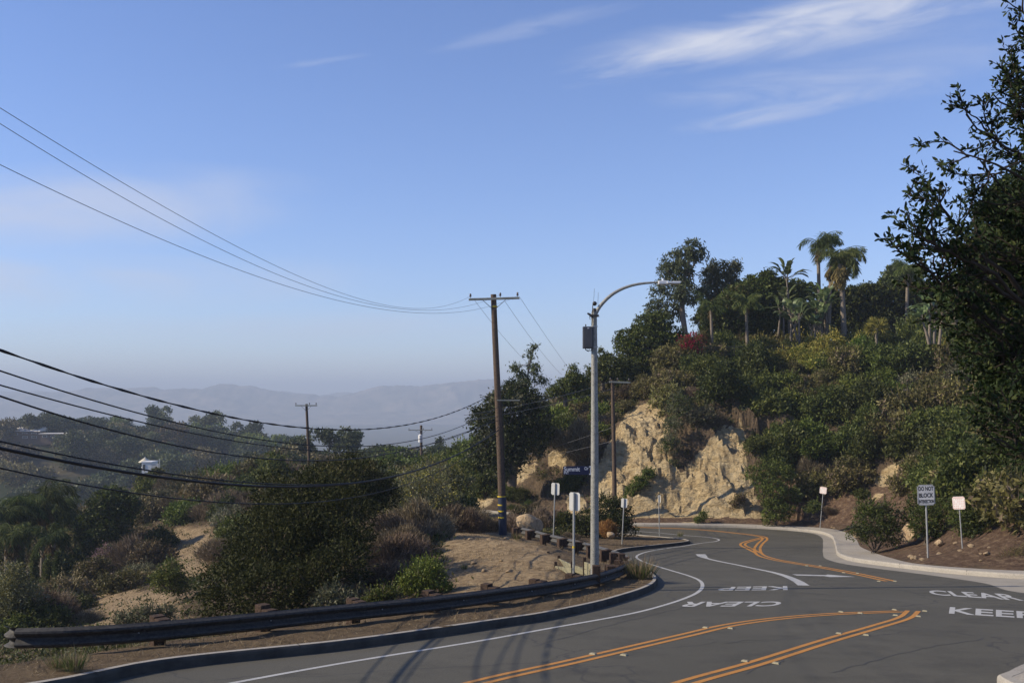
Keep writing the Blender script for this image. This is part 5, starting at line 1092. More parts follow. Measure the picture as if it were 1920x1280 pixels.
# ------------------------------------------------------------------ small signs on posts
M_SIGNBACK = mat('bare_aluminium_sign_back', (.58, .585, .56), .55, [(5, (.48, .485, .465), .2)], metal=.15)
M_SIGNW = mat('weathered_sign_white', (.62, .61, .58), .6, [(6, (.42, .43, .44), .2)])
M_BLACK = mat('black_sign_legend', (.02, .02, .022), .6)
M_REDL = mat('faded_red_legend', (.62, .16, .12), .6)
def sign_post(label, base, h, lean, plate, pw, ph, rot=0, y=0, front=None, group=None, name='road_sign', backpost=True, cat='road sign', band=None, pr=.03):
    """steel post with a sign plate of pw x ph whose top is h above base"""
    t = thing(name, label, cat, base, 0, group); L_ = np.array([lean[0], lean[1], h])
    mb = MB(); d = np.array(L_)/np.linalg.norm(L_); P = [np.array([0, 0, -.3]), d*h*(.999 if backpost else .9)]; mb.tube(P, pr, 8); mb.obj('post', M_STEEL, t)
    if band: mb = MB(); mb.tube([d*band, d*(band+.06)], pr*1.15, 8, 0, False); mb.obj('yellow_band', M_YTAPE, t)
    ca, sa = math.cos(rot), math.sin(rot); tl = math.atan2(lean[0], h); cl, sl = math.cos(-tl), math.sin(-tl)
    R = np.array([[ca, -sa, 0], [sa, ca, 0], [0, 0, 1]]) @ np.array([[cl, 0, -sl], [0, 1, 0], [sl, 0, cl]]); c = d*(h-ph/2)
    off = R @ np.array([0, pr+.012 if backpost else -(pr+.012), 0]); bm = bmesh.new(); bmesh.ops.create_cube(bm, size=1)
    for v in bm.verts: v.co = Vector((v.co.x*pw, v.co.y*.008, v.co.z*ph))
    bmesh.ops.bevel(bm, geom=[e for e in bm.edges if abs(e.verts[0].co.y-e.verts[1].co.y) > .004], offset=min(pw, ph)*.09, segments=3, affect='EDGES')
    mb = MB(); mb.bm(bm, c+off, R); po = mb.obj('sign_plate', plate, t)
    if front:
        for nm, m_, fn in front:
            mb = MB(); fn(mb); 
            for i in range(len(mb.v)): mb.v[i] = mb.v[i] @ R.T+c+off
            mb.obj(nm, m_, po)
    return t
def gz(x, y): return float(H(np.array([x]), np.array([y]))[0])
def sp(px, pytop, pybase, d, **k):
    b = at(px, pybase, d); return b, (pybase-pytop)/F*d
b, h = sp(1037, 905, 1012, 46.5); sign_post('back of a white sign on tall post beyond the far guardrail, left of lamp', b, h, ((1041-1037)/F*46.5, 0), M_SIGNBACK, .42, .56, -.5, group='sign backs along the verge')
b, h = sp(1075.5, 923, 1085, 27.2); sign_post('back of nearest white sign, close left of the street lamp, yellow band on post', b, h, (.01, 0), M_SIGNBACK, .33, .50, -.55, group='sign backs along the verge', band=(1085-1027)/F*27.2, pr=.032)
b, h = sp(1165.5, 934, 1024, 50); sign_post('back of a small white sign right of the street lamp, post leaning', b, h, (.13, 0), M_SIGNBACK, .33, .46, -.5, group='sign backs along the verge')
b, h = sp(1237, 928, 1010, 57); sign_post('narrow sign back on the tip of the kerbed verge, in front of the cliff', b, h, (-.06, 0), M_SIGNBACK, .22, .42, -1.0, group='sign backs along the verge')
b, h = sp(835, 902, 962, 60); sign_post('narrow sign turned edge-on beside the yellowing bush', b, h, (0, 0), M_SIGNBACK, .2, .5, -1.3, group='sign backs along the verge')
def dnb(mb):
    y = -.0065; flat_text(mb, 'DO NOT', -.26, .26, .15, .31, y, bold=.035); flat_text(mb, 'BLOCK', -.25, .25, -.09, .07, y, bold=.035); flat_text(mb, 'INTERSECTION', -.265, .265, -.30, -.17, y, bold=.04)
def dborder(mb):
    y = -.0060; w_, h_ = .285, .345; t_ = .010
    for cx, cz, sx, sz in ((0, h_, 2*w_, t_), (0, -h_, 2*w_, t_), (-w_, 0, t_, 2*h_), (w_, 0, t_, 2*h_)): mb.box((cx, y, cz), (sx, .003, sz))
b, h = sp(1741, 908, 1059, 36.2); sign_post('grey DO NOT BLOCK INTERSECTION sign on a post at the pavement edge', b, h, ((1735-1741)/F*36.2, 0), M_SIGNW, .61, .74, -.12, front=[('lettering', M_BLACK, dnb), ('border', M_BLACK, dborder)], backpost=False, pr=.035)
def npk(pw, ph):
    def f(mb):
        y = -.0062
        for cz, sz in ((ph/2-.045, .045),): mb.box((0, y, cz), (pw*.86, .003, sz*.4))
        for r_ in range(5):
            zq = ph/2-.1-r_*ph*.17
            n_ = 6
            for k in range(n_):
                if (k*7+r_*3) % 5: mb.box((-pw*.36+k*pw*.145, y, zq), (pw*.07, .003, ph*.055))
        for cx, cz, sx, sz in ((0, ph/2-.02, pw*.9, .01), (0, -ph/2+.02, pw*.9, .01), (-pw/2+.02, 0, .01, ph*.9), (pw/2-.02, 0, .01, ph*.9)): mb.box((cx, y, cz), (sx, .003, sz))
    return f
M_SIGNW2 = mat('white_sign_face', (.74, .72, .68), .6, [(7, (.66, .60, .56), .2)])
M_PINK = mat('sun_faded_red', (.66, .40, .34), .6)
b, h = sp(1537, 912, 986, 61); sign_post('small tilted white and faded red parking sign on leaning post at the bend', b, h, ((1544.5-1537)/F*61, 0), M_SIGNW2, .42, .42, -.6, front=[('legend', M_PINK, npk(.42, .42))], backpost=False, name='parking_sign', pr=.022)
b, h = sp(1806, 930, 1030, 36.0); sign_post('faded red and white parking sign half swallowed by the dark bush', b, h, ((1797-1806)/F*36.0, 0), M_SIGNW2, .42, .46, -.6, front=[('legend', M_PINK, npk(.42, .46))], backpost=False, name='parking_sign', pr=.025)

# ------------------------------------------------------------------ guardrails
M_RAIL = mat('tarnished_guardrail', (.040, .039, .037), .72, [(2, (.022, .021, .019), .2), (18, (.065, .061, .055), .13)], (50, .2, .003), .3, .4)
M_ENDP = mat('dull_galvanised_rail', (.085, .085, .083), .65, [(3, (.05, .048, .045), .2), (25, (.11, .11, .108), .12)], None, .3, .3)
M_TIMBER = mat('dark_timber_block', (.045, .031, .024), .95, [(6, (.024, .018, .015), .15), (30, (.075, .050, .036), .12)], (30, .7, .01), spec=.1)
def wbeam(mb, P, zc, side=1, wide=.31, dep=.085):
    """W section swept along plan points P with centre heights zc"""
    P = np.array(P); T = np.gradient(P, axis=0); T /= np.linalg.norm(T, axis=1)[:, None]; Nn = np.c_[-T[:, 1], T[:, 0]]*side
    prof = [(-.155, .0), (-.140, .022), (-.115, .075), (-.085, .085), (-.060, .070), (-.02, .012), (0, .004), (.02, .012), (.060, .070), (.085, .085), (.115, .075), (.140, .022), (.155, .0)]
    R = []
    for z, o in prof: R.append(np.c_[P+Nn*o, zc+z])
    for sh in (0, .006):
        for a, b_ in zip(R[:-1], R[1:]):
            o1 = np.c_[Nn*sh, np.zeros(len(P))]; mb.quads(np.stack([a[:-1]-o1[:-1], a[1:]-o1[1:], b_[1:]-o1[1:], b_[:-1]-o1[:-1]], 1), 0, True)
def rail_line(pts, off):
    o = []
    for px, py in pts:
        k = (py-HZ)/F-.1; d = (2.5-off)/k; o.append(((px-960)/F*d, d))
    return o
RN = rail_line([(30, 1196), (120, 1194), (220, 1188.5), (300, 1182), (460, 1167), (640, 1148.5), (760, 1137), (840, 1128), (996, 1107), (1060, 1097), (1120, 1085), (1155, 1074), (1175, 1064.5), (1186, 1057)], .36)
RN = [tuple(p) for p in smooth_line(RN, .25)]; z_of = lambda P: np.array([float(zr(p[1]))+.36 for p in P])
g0 = Vector((RN[0][0], RN[0][1], float(zr(RN[0][1]))+.1)); gt = thing('guardrail', 'long dark steel guardrail curving along the near kerb', 'guardrail', g0)
def rel(mb, o):
    for i in range(len(mb.v)): mb.v[i] = mb.v[i]-np.array(o[:])
zc = z_of(RN); mb = MB(); wbeam(mb, RN, zc, -1); rel(mb, g0); mb.obj('rail', M_RAIL, gt)
mb = MB(); A = np.array(RN)
for f in np.linspace(.08, .97, 9):
    i = int(f*(len(A)-1)); T = A[min(i+1, len(A)-1)]-A[i]; T /= np.linalg.norm(T)+1e-9; nn = np.array([T[1], -T[0]]); c = A[i]+nn*.09; mb.box((c[0], c[1], zc[i]), (.06, .06, .31)) if False else None
    for zz_ in (-.04, .04): mb.sphere((A[i][0]+nn[0]*.02, A[i][1]+nn[1]*.02, zc[i]+zz_*0), .014, 0, 1)
rel(mb, g0); mb.obj('bolt', M_HEAD, gt)
L_ = np.r_[0, np.cumsum(np.linalg.norm(np.diff(A, axis=0), axis=1))]; s0 = 1.6
while s0 < L_[-1]-.4:
    mb = MB(); q = [tuple((np.interp(s0+k*.08, L_, A[:, 0]), np.interp(s0+k*.08, L_, A[:, 1]))) for k in range(5)]; T_ = np.array(q[-1])-np.array(q[0]); T_ /= np.linalg.norm(T_); n_ = np.array([T_[1], -T_[0]]); q = [(a+n_[0]*.007, b_+n_[1]*.007) for a, b_ in q]
    zz0 = np.array([float(zr(b_))+.36 for a, b_ in q]); wbeam(mb, q, zz0, -1)
    for k in (1, 3):
        for dz in (-.12, -.04, .04, .12): mb.sphere((q[k][0]+n_[0]*.055, q[k][1]+n_[1]*.055, zz0[k]+dz), .013, 0, 1)
    s0 += 3.81; rel(mb, g0); mb.obj('splice', M_RAIL, gt)
# flared end piece at the left
T = A[0]-A[2]; T /= np.linalg.norm(T); e = MB(); c = A[0]; pts = []
for k, a in enumerate(np.linspace(0, 1, 7)): pts.append([c[0]+T[0]*.32*a+.05*a*a, c[1]+T[1]*.32*a+.22*a*a, zc[0]+.01])
wb = MB(); Pq = [p[:2] for p in pts]; wbeam(wb, Pq, np.array([p[2] for p in pts]), -1); rel(wb, g0); wb.obj('end_piece', M_RAIL, gt)
# timber posts behind the rail
def posts_along(P, zc, dist0, step, side, parent, o, top=.20, size=(.2, .2)):
    A = np.array(P); L_ = np.r_[0, np.cumsum(np.linalg.norm(np.diff(A, axis=0), axis=1))]; s = dist0; rng = np.random.default_rng(8)
    while s < L_[-1]:
        c = np.array([np.interp(s, L_, A[:, 0]), np.interp(s, L_, A[:, 1])]); i = np.searchsorted(L_, s)-1; T = A[i+1]-A[i]; T /= np.linalg.norm(T); nn = np.array([-T[1], T[0]])*side; z = np.interp(s, L_, zc)
        R = [[T[0], nn[0], 0], [T[1], nn[1], 0], [0, 0, 1]]; 
        mb = MB(); mb.box((c[0]+nn[0]*.12, c[1]+nn[1]*.12, z), (size[0], .20, .34), R, 0, .012); rel(mb, o); mb.obj('offset_block', M_TIMBER, parent)
        mb = MB(); hh = top+rng.uniform(-.03, .03); mb.box((c[0]+nn[0]*.33, c[1]+nn[1]*.33, z+hh/2-.5), (size[0], .20, 1.0+hh), R, 0, .012); rel(mb, o); mb.obj('post', M_TIMBER, parent); s += step
posts_along(RN, zc, 2.2, 1.95, 1, gt, g0)
# far guardrail, seen from behind
FR = [at(px, py, d) for px, py, d in [(1186, 1058, 31.8), (1178, 1051, 33.2), (1165, 1045, 34.6), (1150, 1039, 36), (1130, 1033, 37.3), (1098, 1024, 39.3), (1069, 1017, 41), (1020, 1005, 43.5), (999, 999, 44.8), (975, 994, 46.3)]]
FP = smooth_line([(p.x, p.y, p.z) for p in FR], .25); fz = np.array([p[2] for p in FP]); FPp = [tuple(p[:2]) for p in FP]
g1 = Vector((FP[-1][0], FP[-1][1], fz[-1]-.6)); ft = thing('guardrail', 'shorter guardrail seen from behind with chunky timber posts, below the utility pole', 'guardrail', g1)
mb = MB(); wbeam(mb, FPp, fz, 1); rel(mb, g1); mb.obj('rail', M_ENDP, ft)
posts_along(FPp, fz, .9, 1.75, 1, ft, g1, .16, (.26, .2))
# timber retaining boards
M_BOARD = mat('weathered_board', (.20, .19, .13), .95, [(3, (.13, .12, .08), .15), (20, (.28, .26, .17), .12)], (25, .6, .01), spec=.1)
def boards(label, pts, h, seed):
    """upright boards between plan points given with their top height"""
    P = [at(*p) for p in pts]; o = P[0]-Vector((0, 0, h)); t = thing('retaining_wall', label, 'retaining wall', o, 0, 'low timber retaining walls by the street lamp')
    for a, b_ in zip(P[:-1], P[1:]):
        mb = MB(); L_ = (b_-a).length; d = (b_-a)/L_; n = Vector((-d.y, d.x, 0)).normalized(); up = Vector((0, 0, 1))
        for r_ in range(max(1, int(h/.2))):
            c = (a+b_)/2-o-up*(.1+r_*.2); R = np.array([list(d), list(n), list(d.cross(n))]).T; mb.box(c[:], (L_-.01, .05, .19), R, 0, .006)
        mb.obj('board', M_BOARD, t); mb = MB(); mb.box((a-o-up*h*.4)[:], (.09, .09, h*1.1), None, 0, .008); mb.obj('stake', M_TIMBER, t)
boards('low timber edging running down from the far guardrail to the nearest sign', [(990, 1027, 37), (1028, 1040, 33.5), (1042, 1060, 30), (1072, 1064, 27.6)], .8, 1)
boards('short timber retaining wall right of the nearest sign post', [(1048, 1046, 31.5), (1073, 1058, 28.5), (1096, 1064, 28)], .6, 2)
boards('pale green timber panel directly left of the lamp foot', [(1096, 1052, 27.6), (1112, 1058, 26.9)], .8, 3)
mb = MB(); p = at(1118, 1072, 26.0)
for k, (px, py, d, w_, h_) in enumerate([(1118, 1070, 26, .2, .3), (1145, 1067, 28, .22, .26), (1166, 1046, 31.6, .2, .3)]):
    p = at(px, py, d); mb = MB(); mb.box((0, 0, h_/2-.5), (w_, .2, h_+.7), None, 0, .012); o = mb.obj('timber_post', M_TIMBER, None, (p.x, p.y, p.z)); tag(o, ['stubby timber post at the foot of the street lamp', 'dark timber post between lamp foot and guardrail bend', 'square timber post top inside the guardrail bend'][k], 'post', 'stubby timber posts near the lamp')

# ------------------------------------------------------------------ rocks
M_ROCK = mat('tan_boulder', (.36, .26, .155), .95, [(1.2, (.22, .155, .095), .15), (7, (.46, .35, .22), .13)], (5, .9, .12), spec=.1)
def rock(label, loc, s, seed, group=None, name='boulder', sc=(1, 1, .8), rz=0):
    bm = bmesh.new(); bmesh.ops.create_icosphere(bm, subdivisions=4, radius=1); rng = np.random.default_rng(seed); pl = [(Vector(rng.normal(size=3)).normalized(), rng.uniform(.55, .85)) for _ in range(12)]
    for v in bm.verts:
        for n, q in pl:
            e = v.co.dot(n)-q
            if e > 0: v.co -= n*e*.92
    V = np.array([v.co[:] for v in bm.verts]); r = fbm(V[:, 0]*2+seed, V[:, 1]*2+V[:, 2]*1.7, seed)*.09
    for v, q in zip(bm.verts, r): v.co *= 1+q; v.co = Vector((v.co.x*sc[0]*s, v.co.y*sc[1]*s, v.co.z*sc[2]*s))
    mb = MB(); mb.bm(bm, smooth=False); o = mb.obj(name, M_ROCK, None, loc); o.rotation_euler = (0, 0, rz); return tag(o, label, 'rock', group)
b = at(992, 982, 49); rock('large tan boulder behind the far guardrail, right of the tall utility pole', b, .85, 3, sc=(.9, .7, .75), rz=.5)
b = at(1144, 1004, 47.5); rock('small tan rock at the foot of the rust-orange bush', b, .24, 5)
b = at(1703, 998, 41.5); rock('pale boulder face between the bend bush and the sign post bush', b, .55, 16, sc=(.55, .8, .95), rz=.4)
b = at(1760, 1018, 38); rock('pale boulder half buried right of the sign post', b, .22, 7, sc=(.8, .6, .7))
def rubble():
    rng = np.random.default_rng(12); protos = []
    for k in range(4):
        o = rock('x', (0, 0, 0), 1, 20+k, name='rock'); protos.append(o)
    first = True; used = set(); n = 0
    spots = [(rng.uniform(1300, 1420), rng.uniform(62, 67), 'cliff') for _ in range(16)]+[(rng.uniform(1545, 1610), rng.uniform(55, 62), 'bend') for _ in range(22)]+[(rng.uniform(1700, 1900), rng.uniform(33.5, 38), 'right') for _ in range(26)]+[(rng.uniform(870, 1040), rng.uniform(28, 40), 'mound') for _ in range(10)]
    for px, d, w in spots:
        x = (px-960)/F*d; s = hill_s(np.array([x]), np.array([d]))[0]
        if w != 'mound' and (inpoly(np.array([x]), np.array([d]), PAVED)[0] or s > 5): 
            continue
        z = gz(x, d); k = rng.integers(4); s_ = rng.uniform(.05, .16)*(1.3 if w == 'bend' else 1); p = protos[k]
        o = p if k not in used else p.copy()
        if k in used: COL.objects.link(o)
        used.add(k); o.location = (x, d, z+s_*.2); o.scale = (s_, s_, s_*.7); o.rotation_euler = (0, 0, rng.uniform(0, 6)); o['category'] = 'rock'; _, py = proj(x, d, z)
        AUTO.append((o, 'small tan rock', {'cliff': 'at the foot of the cliff', 'bend': 'on the red soil at the bend', 'right': 'on the bank by the sign post', 'mound': 'on the tan mound'}[w], px, py))
rubble()

# ------------------------------------------------------------------ raised road markers
M_MARK = mat('dirty_marker', (.36, .32, .20), .7, [(20, (.22, .20, .14), .2)])
mk = None; spots = [(1112, 1226, 'on the left double yellow line'), (1170, 1228, 'on the left double yellow line'), (1323, 1176.5, 'on the left double yellow line'), (1370, 1178, 'on the left double yellow line'), (1577, 1147, 'on the left double yellow line'), (1613, 1149.5, 'on the left double yellow line'), (1677, 1143, 'on the left double yellow line'),
    (1679, 1153.5, 'on the right double yellow line'), (1722, 1155.5, 'on the right double yellow line'), (1734, 1145.5, 'on the right double yellow line'), (1397, 1239.5, 'on the right double yellow line'), (1455, 1243.5, 'on the right double yellow line'), (1573, 1187.5, 'on the right double yellow line'), (1624, 1190.5, 'on the right double yellow line'),
    (1513, 1060.5, 'on the far double yellow line'), (1538, 1060.5, 'on the far double yellow line'), (1582, 1073.5, 'on the far double yellow line'), (1608, 1074.5, 'on the far double yellow line'), (1648, 1089.5, 'on the far double yellow line'), (1678, 1089.5, 'on the far double yellow line')]
for px, py, w_ in spots:
    x, y = G(px, py)
    if mk is None:
        bm = bmesh.new(); bmesh.ops.create_cube(bm, size=1)
        for v in bm.verts: k = .72 if v.co.z > 0 else 1; v.co = Vector((v.co.x*.11*k*1.0, v.co.y*.10*k, v.co.z*.022))
        mb = MB(); mb.bm(bm); o = mk = mb.obj('road_marker', M_MARK)
    else: o = mk.copy(); COL.objects.link(o)
    o.location = (x, y, float(zr(y))+.014); o.rotation_euler = (-.0997, 0, -.5); o['category'] = 'road marker'; AUTO.append((o, 'raised road marker', w_, px, py))

# ------------------------------------------------------------------ grass tufts, weeds
def tuft_mesh(seed, n=160, h=.45, spread=.22, m='grass', m2='straw', f=.4):
    rng = np.random.default_rng(seed); mb = MB()
    for mi, k in ((0, int(n*(1-f))), (1, int(n*f))):
        a = rng.uniform(0, 6.28, k); r = rng.uniform(0, spread, k); B = np.c_[np.cos(a)*r, np.sin(a)*r, np.zeros(k)]; D = np.c_[np.cos(a)*rng.uniform(0, .8, k), np.sin(a)*rng.uniform(0, .8, k), np.ones(k)]; L_ = h*rng.uniform(.3, .62, k)*(1 if mi == 0 else 1.25)
        D /= np.linalg.norm(D, axis=1)[:, None]; mb.leaves(B+D*L_[:, None], D, L_, .008, mi, rng)
    return mb.mesh('grass_tuft', [LM[m], LM[m2]])
TU = [tuft_mesh(s) for s in (1, 2)]; TS = [tuft_mesh(s, 120, .35, .3, 'straw', 'dry', .5) for s in (3, 4, 5)]
x, y = G(1216, 1083, .15); mobj('grass_tuft', tuft_mesh(9, 420, .55, .34, 'grass', 'straw', .4), 'large grass tuft with straw seed heads at the kerb nose by the guardrail bend', 'grass tuft', (x-.25, y, float(zr(y))+.1))
def tufts():
    rng = np.random.default_rng(4)
    for px, py, s, m in [(140, 1262, .5, 0), (110, 1258, .4, 1), (1195, 965+30, .5, 0), (870, 1068, .35, 0), (1275, 996+10, .5, 1), (970, 1013, .6, 1)]:
        d = None
        for dd in np.arange(10, 62, .1):
            xx = (px-960)/F*dd
            if gz(xx, dd) > (HZ-py)/F*dd: d = dd; break
        if d is None: continue
        x = (px-960)/F*d; o = mobj('grass_tuft', TU[m], None, 'grass tuft', (x, d, gz(x, d)), None, rng.uniform(0, 6), s*1.2); AUTO.append((o, 'small green grass tuft', 'in the dry verge', px, py))
    # straw litter: uncountable dry grass on verge and mound
    n = 9000; xs = rng.uniform(-9, 9, n*3); ys = rng.uniform(12.5, 50, n*3); ok = ~inpoly(xs, ys, PAVED) & (xs < 9) & (dline(xs, ys, CURB_L) < 9) & (dline(xs, ys, CURB_L) > .18); xs, ys = xs[ok], ys[ok]
    dens = fbm(xs*.8, ys*.8, 91)+.35; ok = rng.random(len(xs)) < np.clip(dens, .05, 1); xs, ys = xs[ok], ys[ok]; zs = H(xs, ys); k = 4
    C = np.repeat(np.c_[xs, ys, zs], k, 0)+rng.normal(size=(len(xs)*k, 3))*[.06, .06, 0]; D = rng.normal(size=C.shape); D[:, 2] = np.abs(D[:, 2])*1.0+.25; L_ = rng.uniform(.02, .085, len(C))
    D /= np.linalg.norm(D, axis=1)[:, None]; mb = MB(); mb.leaves(C+D*L_[:, None]*.9, D, L_, .0045, 0, rng); o = mb.obj('dry_grass', LM['straw']); tag(o, 'short dry grass and straw litter on the verge and mound', 'dry grass', kind='stuff')
tufts()
# ------------------------------------------------------------------ left canyon: palms, cypresses, house
rng = np.random.default_rng(31)
def lowpalm(label, px, pytop, d, h, R, seed, sk=.8):
    b = at(px, pytop, d); b.z -= h; return queen_palm(label, b, h, R, seed, 18, (rng.uniform(-.3, .3), 0), .2, sk, (.25, 0), 'feather palms in the canyon at lower left', wild=1.1)
lowpalm('tallest canyon palm, drooping crown near the left edge top', 78, 945, 84, 11, 2.9, 401)
lowpalm('canyon palm left of the tallest one with yellowed hanging fronds', 45, 960, 82, 10.5, 2.8, 402, 1.3)
lowpalm('canyon palm cut by the left edge of the picture', 12, 975, 80, 10, 2.7, 403, 1.3)
lowpalm('canyon palm right of the tallest one, in front of the black tree', 100, 965, 88, 10.5, 2.6, 404)
lowpalm('small bright palm in front of the two cypresses', 88, 1018, 74, 6.5, 2.0, 405, .3)
lowpalm('small palm at the left edge below the crowns', 30, 1010, 76, 7, 2.1, 406, .9)
def cyp(label, px, py0, py1, d, R, seed):
    b = at(px, py1, d); h = (py1-py0)/F*d; r = np.random.default_rng(seed); t = thing('cypress', label, 'tree', b, 0, 'slim cypresses by the canyon house')
    lob = [(0, 0, h*.35, R, R, h*.33), (0, 0, h*.6, R*.8, R*.8, h*.3), (0, 0, h*.8, R*.45, R*.45, h*.21)]
    mb = MB(); crown(mb, lob, 420, 10, .16, .07, r, up=.4, inner=.2); mb.obj('crown', LM['dark'], t); mb = MB(); mb.tube([[0, 0, -.5], [0, 0, h*.8]], [.12, .03], 6); mb.obj('trunk', M_BARK, t)
cyp('slim cypress left of the canyon house, with a palm behind', 90, 1040, 1128, 72, .38, 411); cyp('slim cypress in front of the canyon house roof', 108, 1035, 1130, 71, .34, 412)
cyp('thin cypress among the palm trunks, left', 64, 1030, 1110, 79, .3, 413); cyp('thin cypress at far left among the palms', 38, 1010, 1090, 80, .3, 414)
def low_tree(name, label, px, py, d, specs, K, m, seed, ls=.12, m2=None, f2=0, group=None):
    b = at(px, py, d); return tree(name, label, 'tree', b, lobes_px(specs, d, b), K, 11, .34, ls, m, seed, [(0, 0, -1, .25), (0, 0, 2, .15)], group, .45, .1, .25, None, .3, 8, m2, f2)
low_tree('dark_tree', 'almost black dense tree behind the canyon palms', 125, 1075, 96, [(130, 990, 30, 0), (110, 960, 28, 1), (140, 1030, 30, 0), (120, 1060, 30, 0), (90, 1000, 30, 2), (60, 990, 34, 2), (20, 1000, 34, 2), (145, 1060, 20, 0), (60, 1040, 36, 1), (10, 1050, 36, 1)], 1700, 'hedge', 421, .13)
low_tree('canyon_tree', 'large rounded grey-green tree right of the canyon palms', 200, 1040, 84, [(200, 950, 32, 0), (170, 985, 28, 0), (215, 980, 32, 0), (185, 1010, 28, -.5), (160, 1010, 20, 0), (225, 1010, 24, 0), (240, 950, 24, .5), (215, 930, 20, .5), (170, 1035, 18, -.5), (200, 1030, 24, -.5)], 1700, 'mid', 422, .12, 'gum', .5)
low_tree('canyon_tree', 'upright sunlit tree on the spur against the far ridge', 290, 930, 112, [(290, 905, 22, 0), (280, 920, 24, 0), (310, 910, 20, 0), (295, 890, 13, 0), (270, 905, 14, 0), (330, 915, 18, 0)], 900, 'dark', 423, .14, 'olive', .5)
low_tree('canyon_tree', 'feathery half-bare tree in the bottom left corner', 40, 1170, 50, [(30, 1100, 30, 0), (55, 1120, 26, 0), (10, 1120, 28, 0), (40, 1145, 30, 0), (70, 1155, 18, 0), (20, 1075, 20, 0), (0, 1150, 24, 0)], 700, 'olive', 424, .06, 'grey', .5)
low_tree('canyon_tree', 'dark olive tree in front of the canyon house at its right', 160, 1110, 66, [(160, 1075, 20, 0), (185, 1065, 20, 0), (150, 1095, 16, 0), (180, 1090, 20, 0)], 500, 'olive', 425, .08, 'dry', .3)
b = at(183, 1045, 78); bush_thing('flowering_shrub', 'pink flowering shrub below the large rounded canyon tree', 'flowering bush', b, lobes_px([(180, 1045, 7, 0), (200, 1028, 8, 0), (190, 1035, 8, 0)], 78, b), 130, 9, .25, .06, 'pink', 431, m2='dark', f2=.35)
M_STUC = mat('grey_stucco_wall', (.28, .29, .29), .9, [(2, (.23, .235, .235), .2)])
M_ROOFG = mat('grey_flat_roof', (.30, .29, .28), .9, [(3, (.24, .235, .225), .2)])
M_GLASS = mat('dark_window_glass', (.02, .025, .03), .1, spec=.6)
def house(label, base, w, d, h, roof, name='house', rot=0, wall=None, ro=None, nw=3, group=None, over=.5, win=True):
    t = thing(name, label, 'house', base, rot, group); mb = MB(); mb.box((0, 0, h/2-1), (w, d, h+2)); mb.obj('wall', wall or M_STUC, t)
    mb = MB()
    if roof <= 0: mb.box((0, 0, h+.12), (w+over*2, d+over*2, .24))
    else:
        x, y = w/2+over, d/2+over
        V = [(-x, -y, h), (x, -y, h), (x, y, h), (-x, y, h), (-x, 0, h+roof), (x, 0, h+roof)]; mb.add(V, [0, 1, 5, 4, 2, 3, 4, 5, 0, 4, 3, 1, 2, 5, 3, 2, 1, 0], [4, 4, 3, 3, 4])
    mb.obj('roof', ro or M_ROOFG, t)
    if win:
        for k in range(nw):
            xx = -w/2+w*(k+.5)/nw; mb = MB(); mb.box((xx, -d/2-.02, h*.55), (w/nw*.55, .08, h*.4)); wo = mb.obj('window_frame', M_WHT, t); mb = MB(); mb.box((xx, -d/2-.07, h*.55), (w/nw*.48, .03, h*.34)); mb.obj('window', M_GLASS, wo)
    return t
house('small house with pale roof glimpsed between the cypresses in the canyon', at(122, 1108, 92), 5.2, 5, 1.5, .9, ro=mat('pale_roof', (.42, .42, .42), .8), nw=2)

# ------------------------------------------------------------------ the hazy ridge beyond
def far_tree_mesh(seed, shape, m, m2=None):
    r = np.random.default_rng(seed); mb = MB()
    if shape == 'round': lob = [(r.normal()*2, r.normal()*2, 5.5+r.normal(), 3.2, 3.2, 2.8) for _ in range(7)]+[(0, 0, 4, 3.6, 3.6, 3.4)]
    elif shape == 'gum': lob = [(r.normal()*2.2, r.normal()*2.0, r.uniform(6, 11), 1.9, 1.9, 1.7) for _ in range(10)]
    elif shape == 'dome': lob = [(math.cos(a)*3.0, math.sin(a)*3.0, 7+r.normal()*.5, 2.5, 2.5, 2.4) for a in np.linspace(0, 6, 7)]+[(0, 0, 8.4, 3.4, 3.4, 2.6), (0, 0, 5, 3, 3, 2)]
    elif shape == 'cone': lob = [(0, 0, 2+k*1.9, 2.3-k*.42, 2.3-k*.42, 1.6) for k in range(5)]
    else: lob = [(r.normal()*3, r.normal()*3, 1.8+r.normal()*.5, 2.6, 2.6, 1.9) for _ in range(7)]
    crown(mb, lob, 420, 6, .8, .42, r, 0, .6, .1, .4, .15)
    th = {'gum': 9, 'dome': 7, 'round': 5, 'cone': 9}.get(shape, 2); mt = MB(); mt.tube([[0, 0, -3], [0, 0, th*.6], [.2, 0, th]], [.32, .24, .1], 5, 0)
    for k in range(5): a = r.uniform(0, 6.28); mt.tube([[0, 0, th*.45], [math.cos(a)*1.2, math.sin(a)*1.2, th*.75], [math.cos(a)*2.2, math.sin(a)*2.2, th*.95]], [.14, .1, .04], 4, 0, False)
    return mb.mesh('crown', [LM[m]]), mt.mesh('trunk', [M_BARK])
FT = {k: [far_tree_mesh(s+i, sh, m) for i in range(2)] for s, (k, sh, m) in enumerate([('dark', 'round', 'far'), ('green', 'round', 'mid'), ('gum', 'gum', 'gum'), ('dome', 'dome', 'far'), ('cone', 'cone', 'dark'), ('brush', 'brush', 'olive'), ('brownbrush', 'brush', 'brown'), ('brownround', 'round', 'brown')])}
FLAB = {'dark': 'dark rounded ridge tree', 'green': 'fresh green ridge tree', 'gum': 'clumpy gum ridge tree', 'dome': 'tall domed ridge tree', 'cone': 'conical ridge tree', 'brush': 'olive canyon bush', 'brownbrush': 'brown canyon bush', 'brownround': 'brownish ridge tree'}
FNAME = {'dark': 'ridge_tree', 'green': 'ridge_tree', 'gum': 'gum_tree', 'dome': 'ridge_tree', 'cone': 'conifer_tree', 'brush': 'canyon_bush', 'brownbrush': 'canyon_bush', 'brownround': 'ridge_tree'}
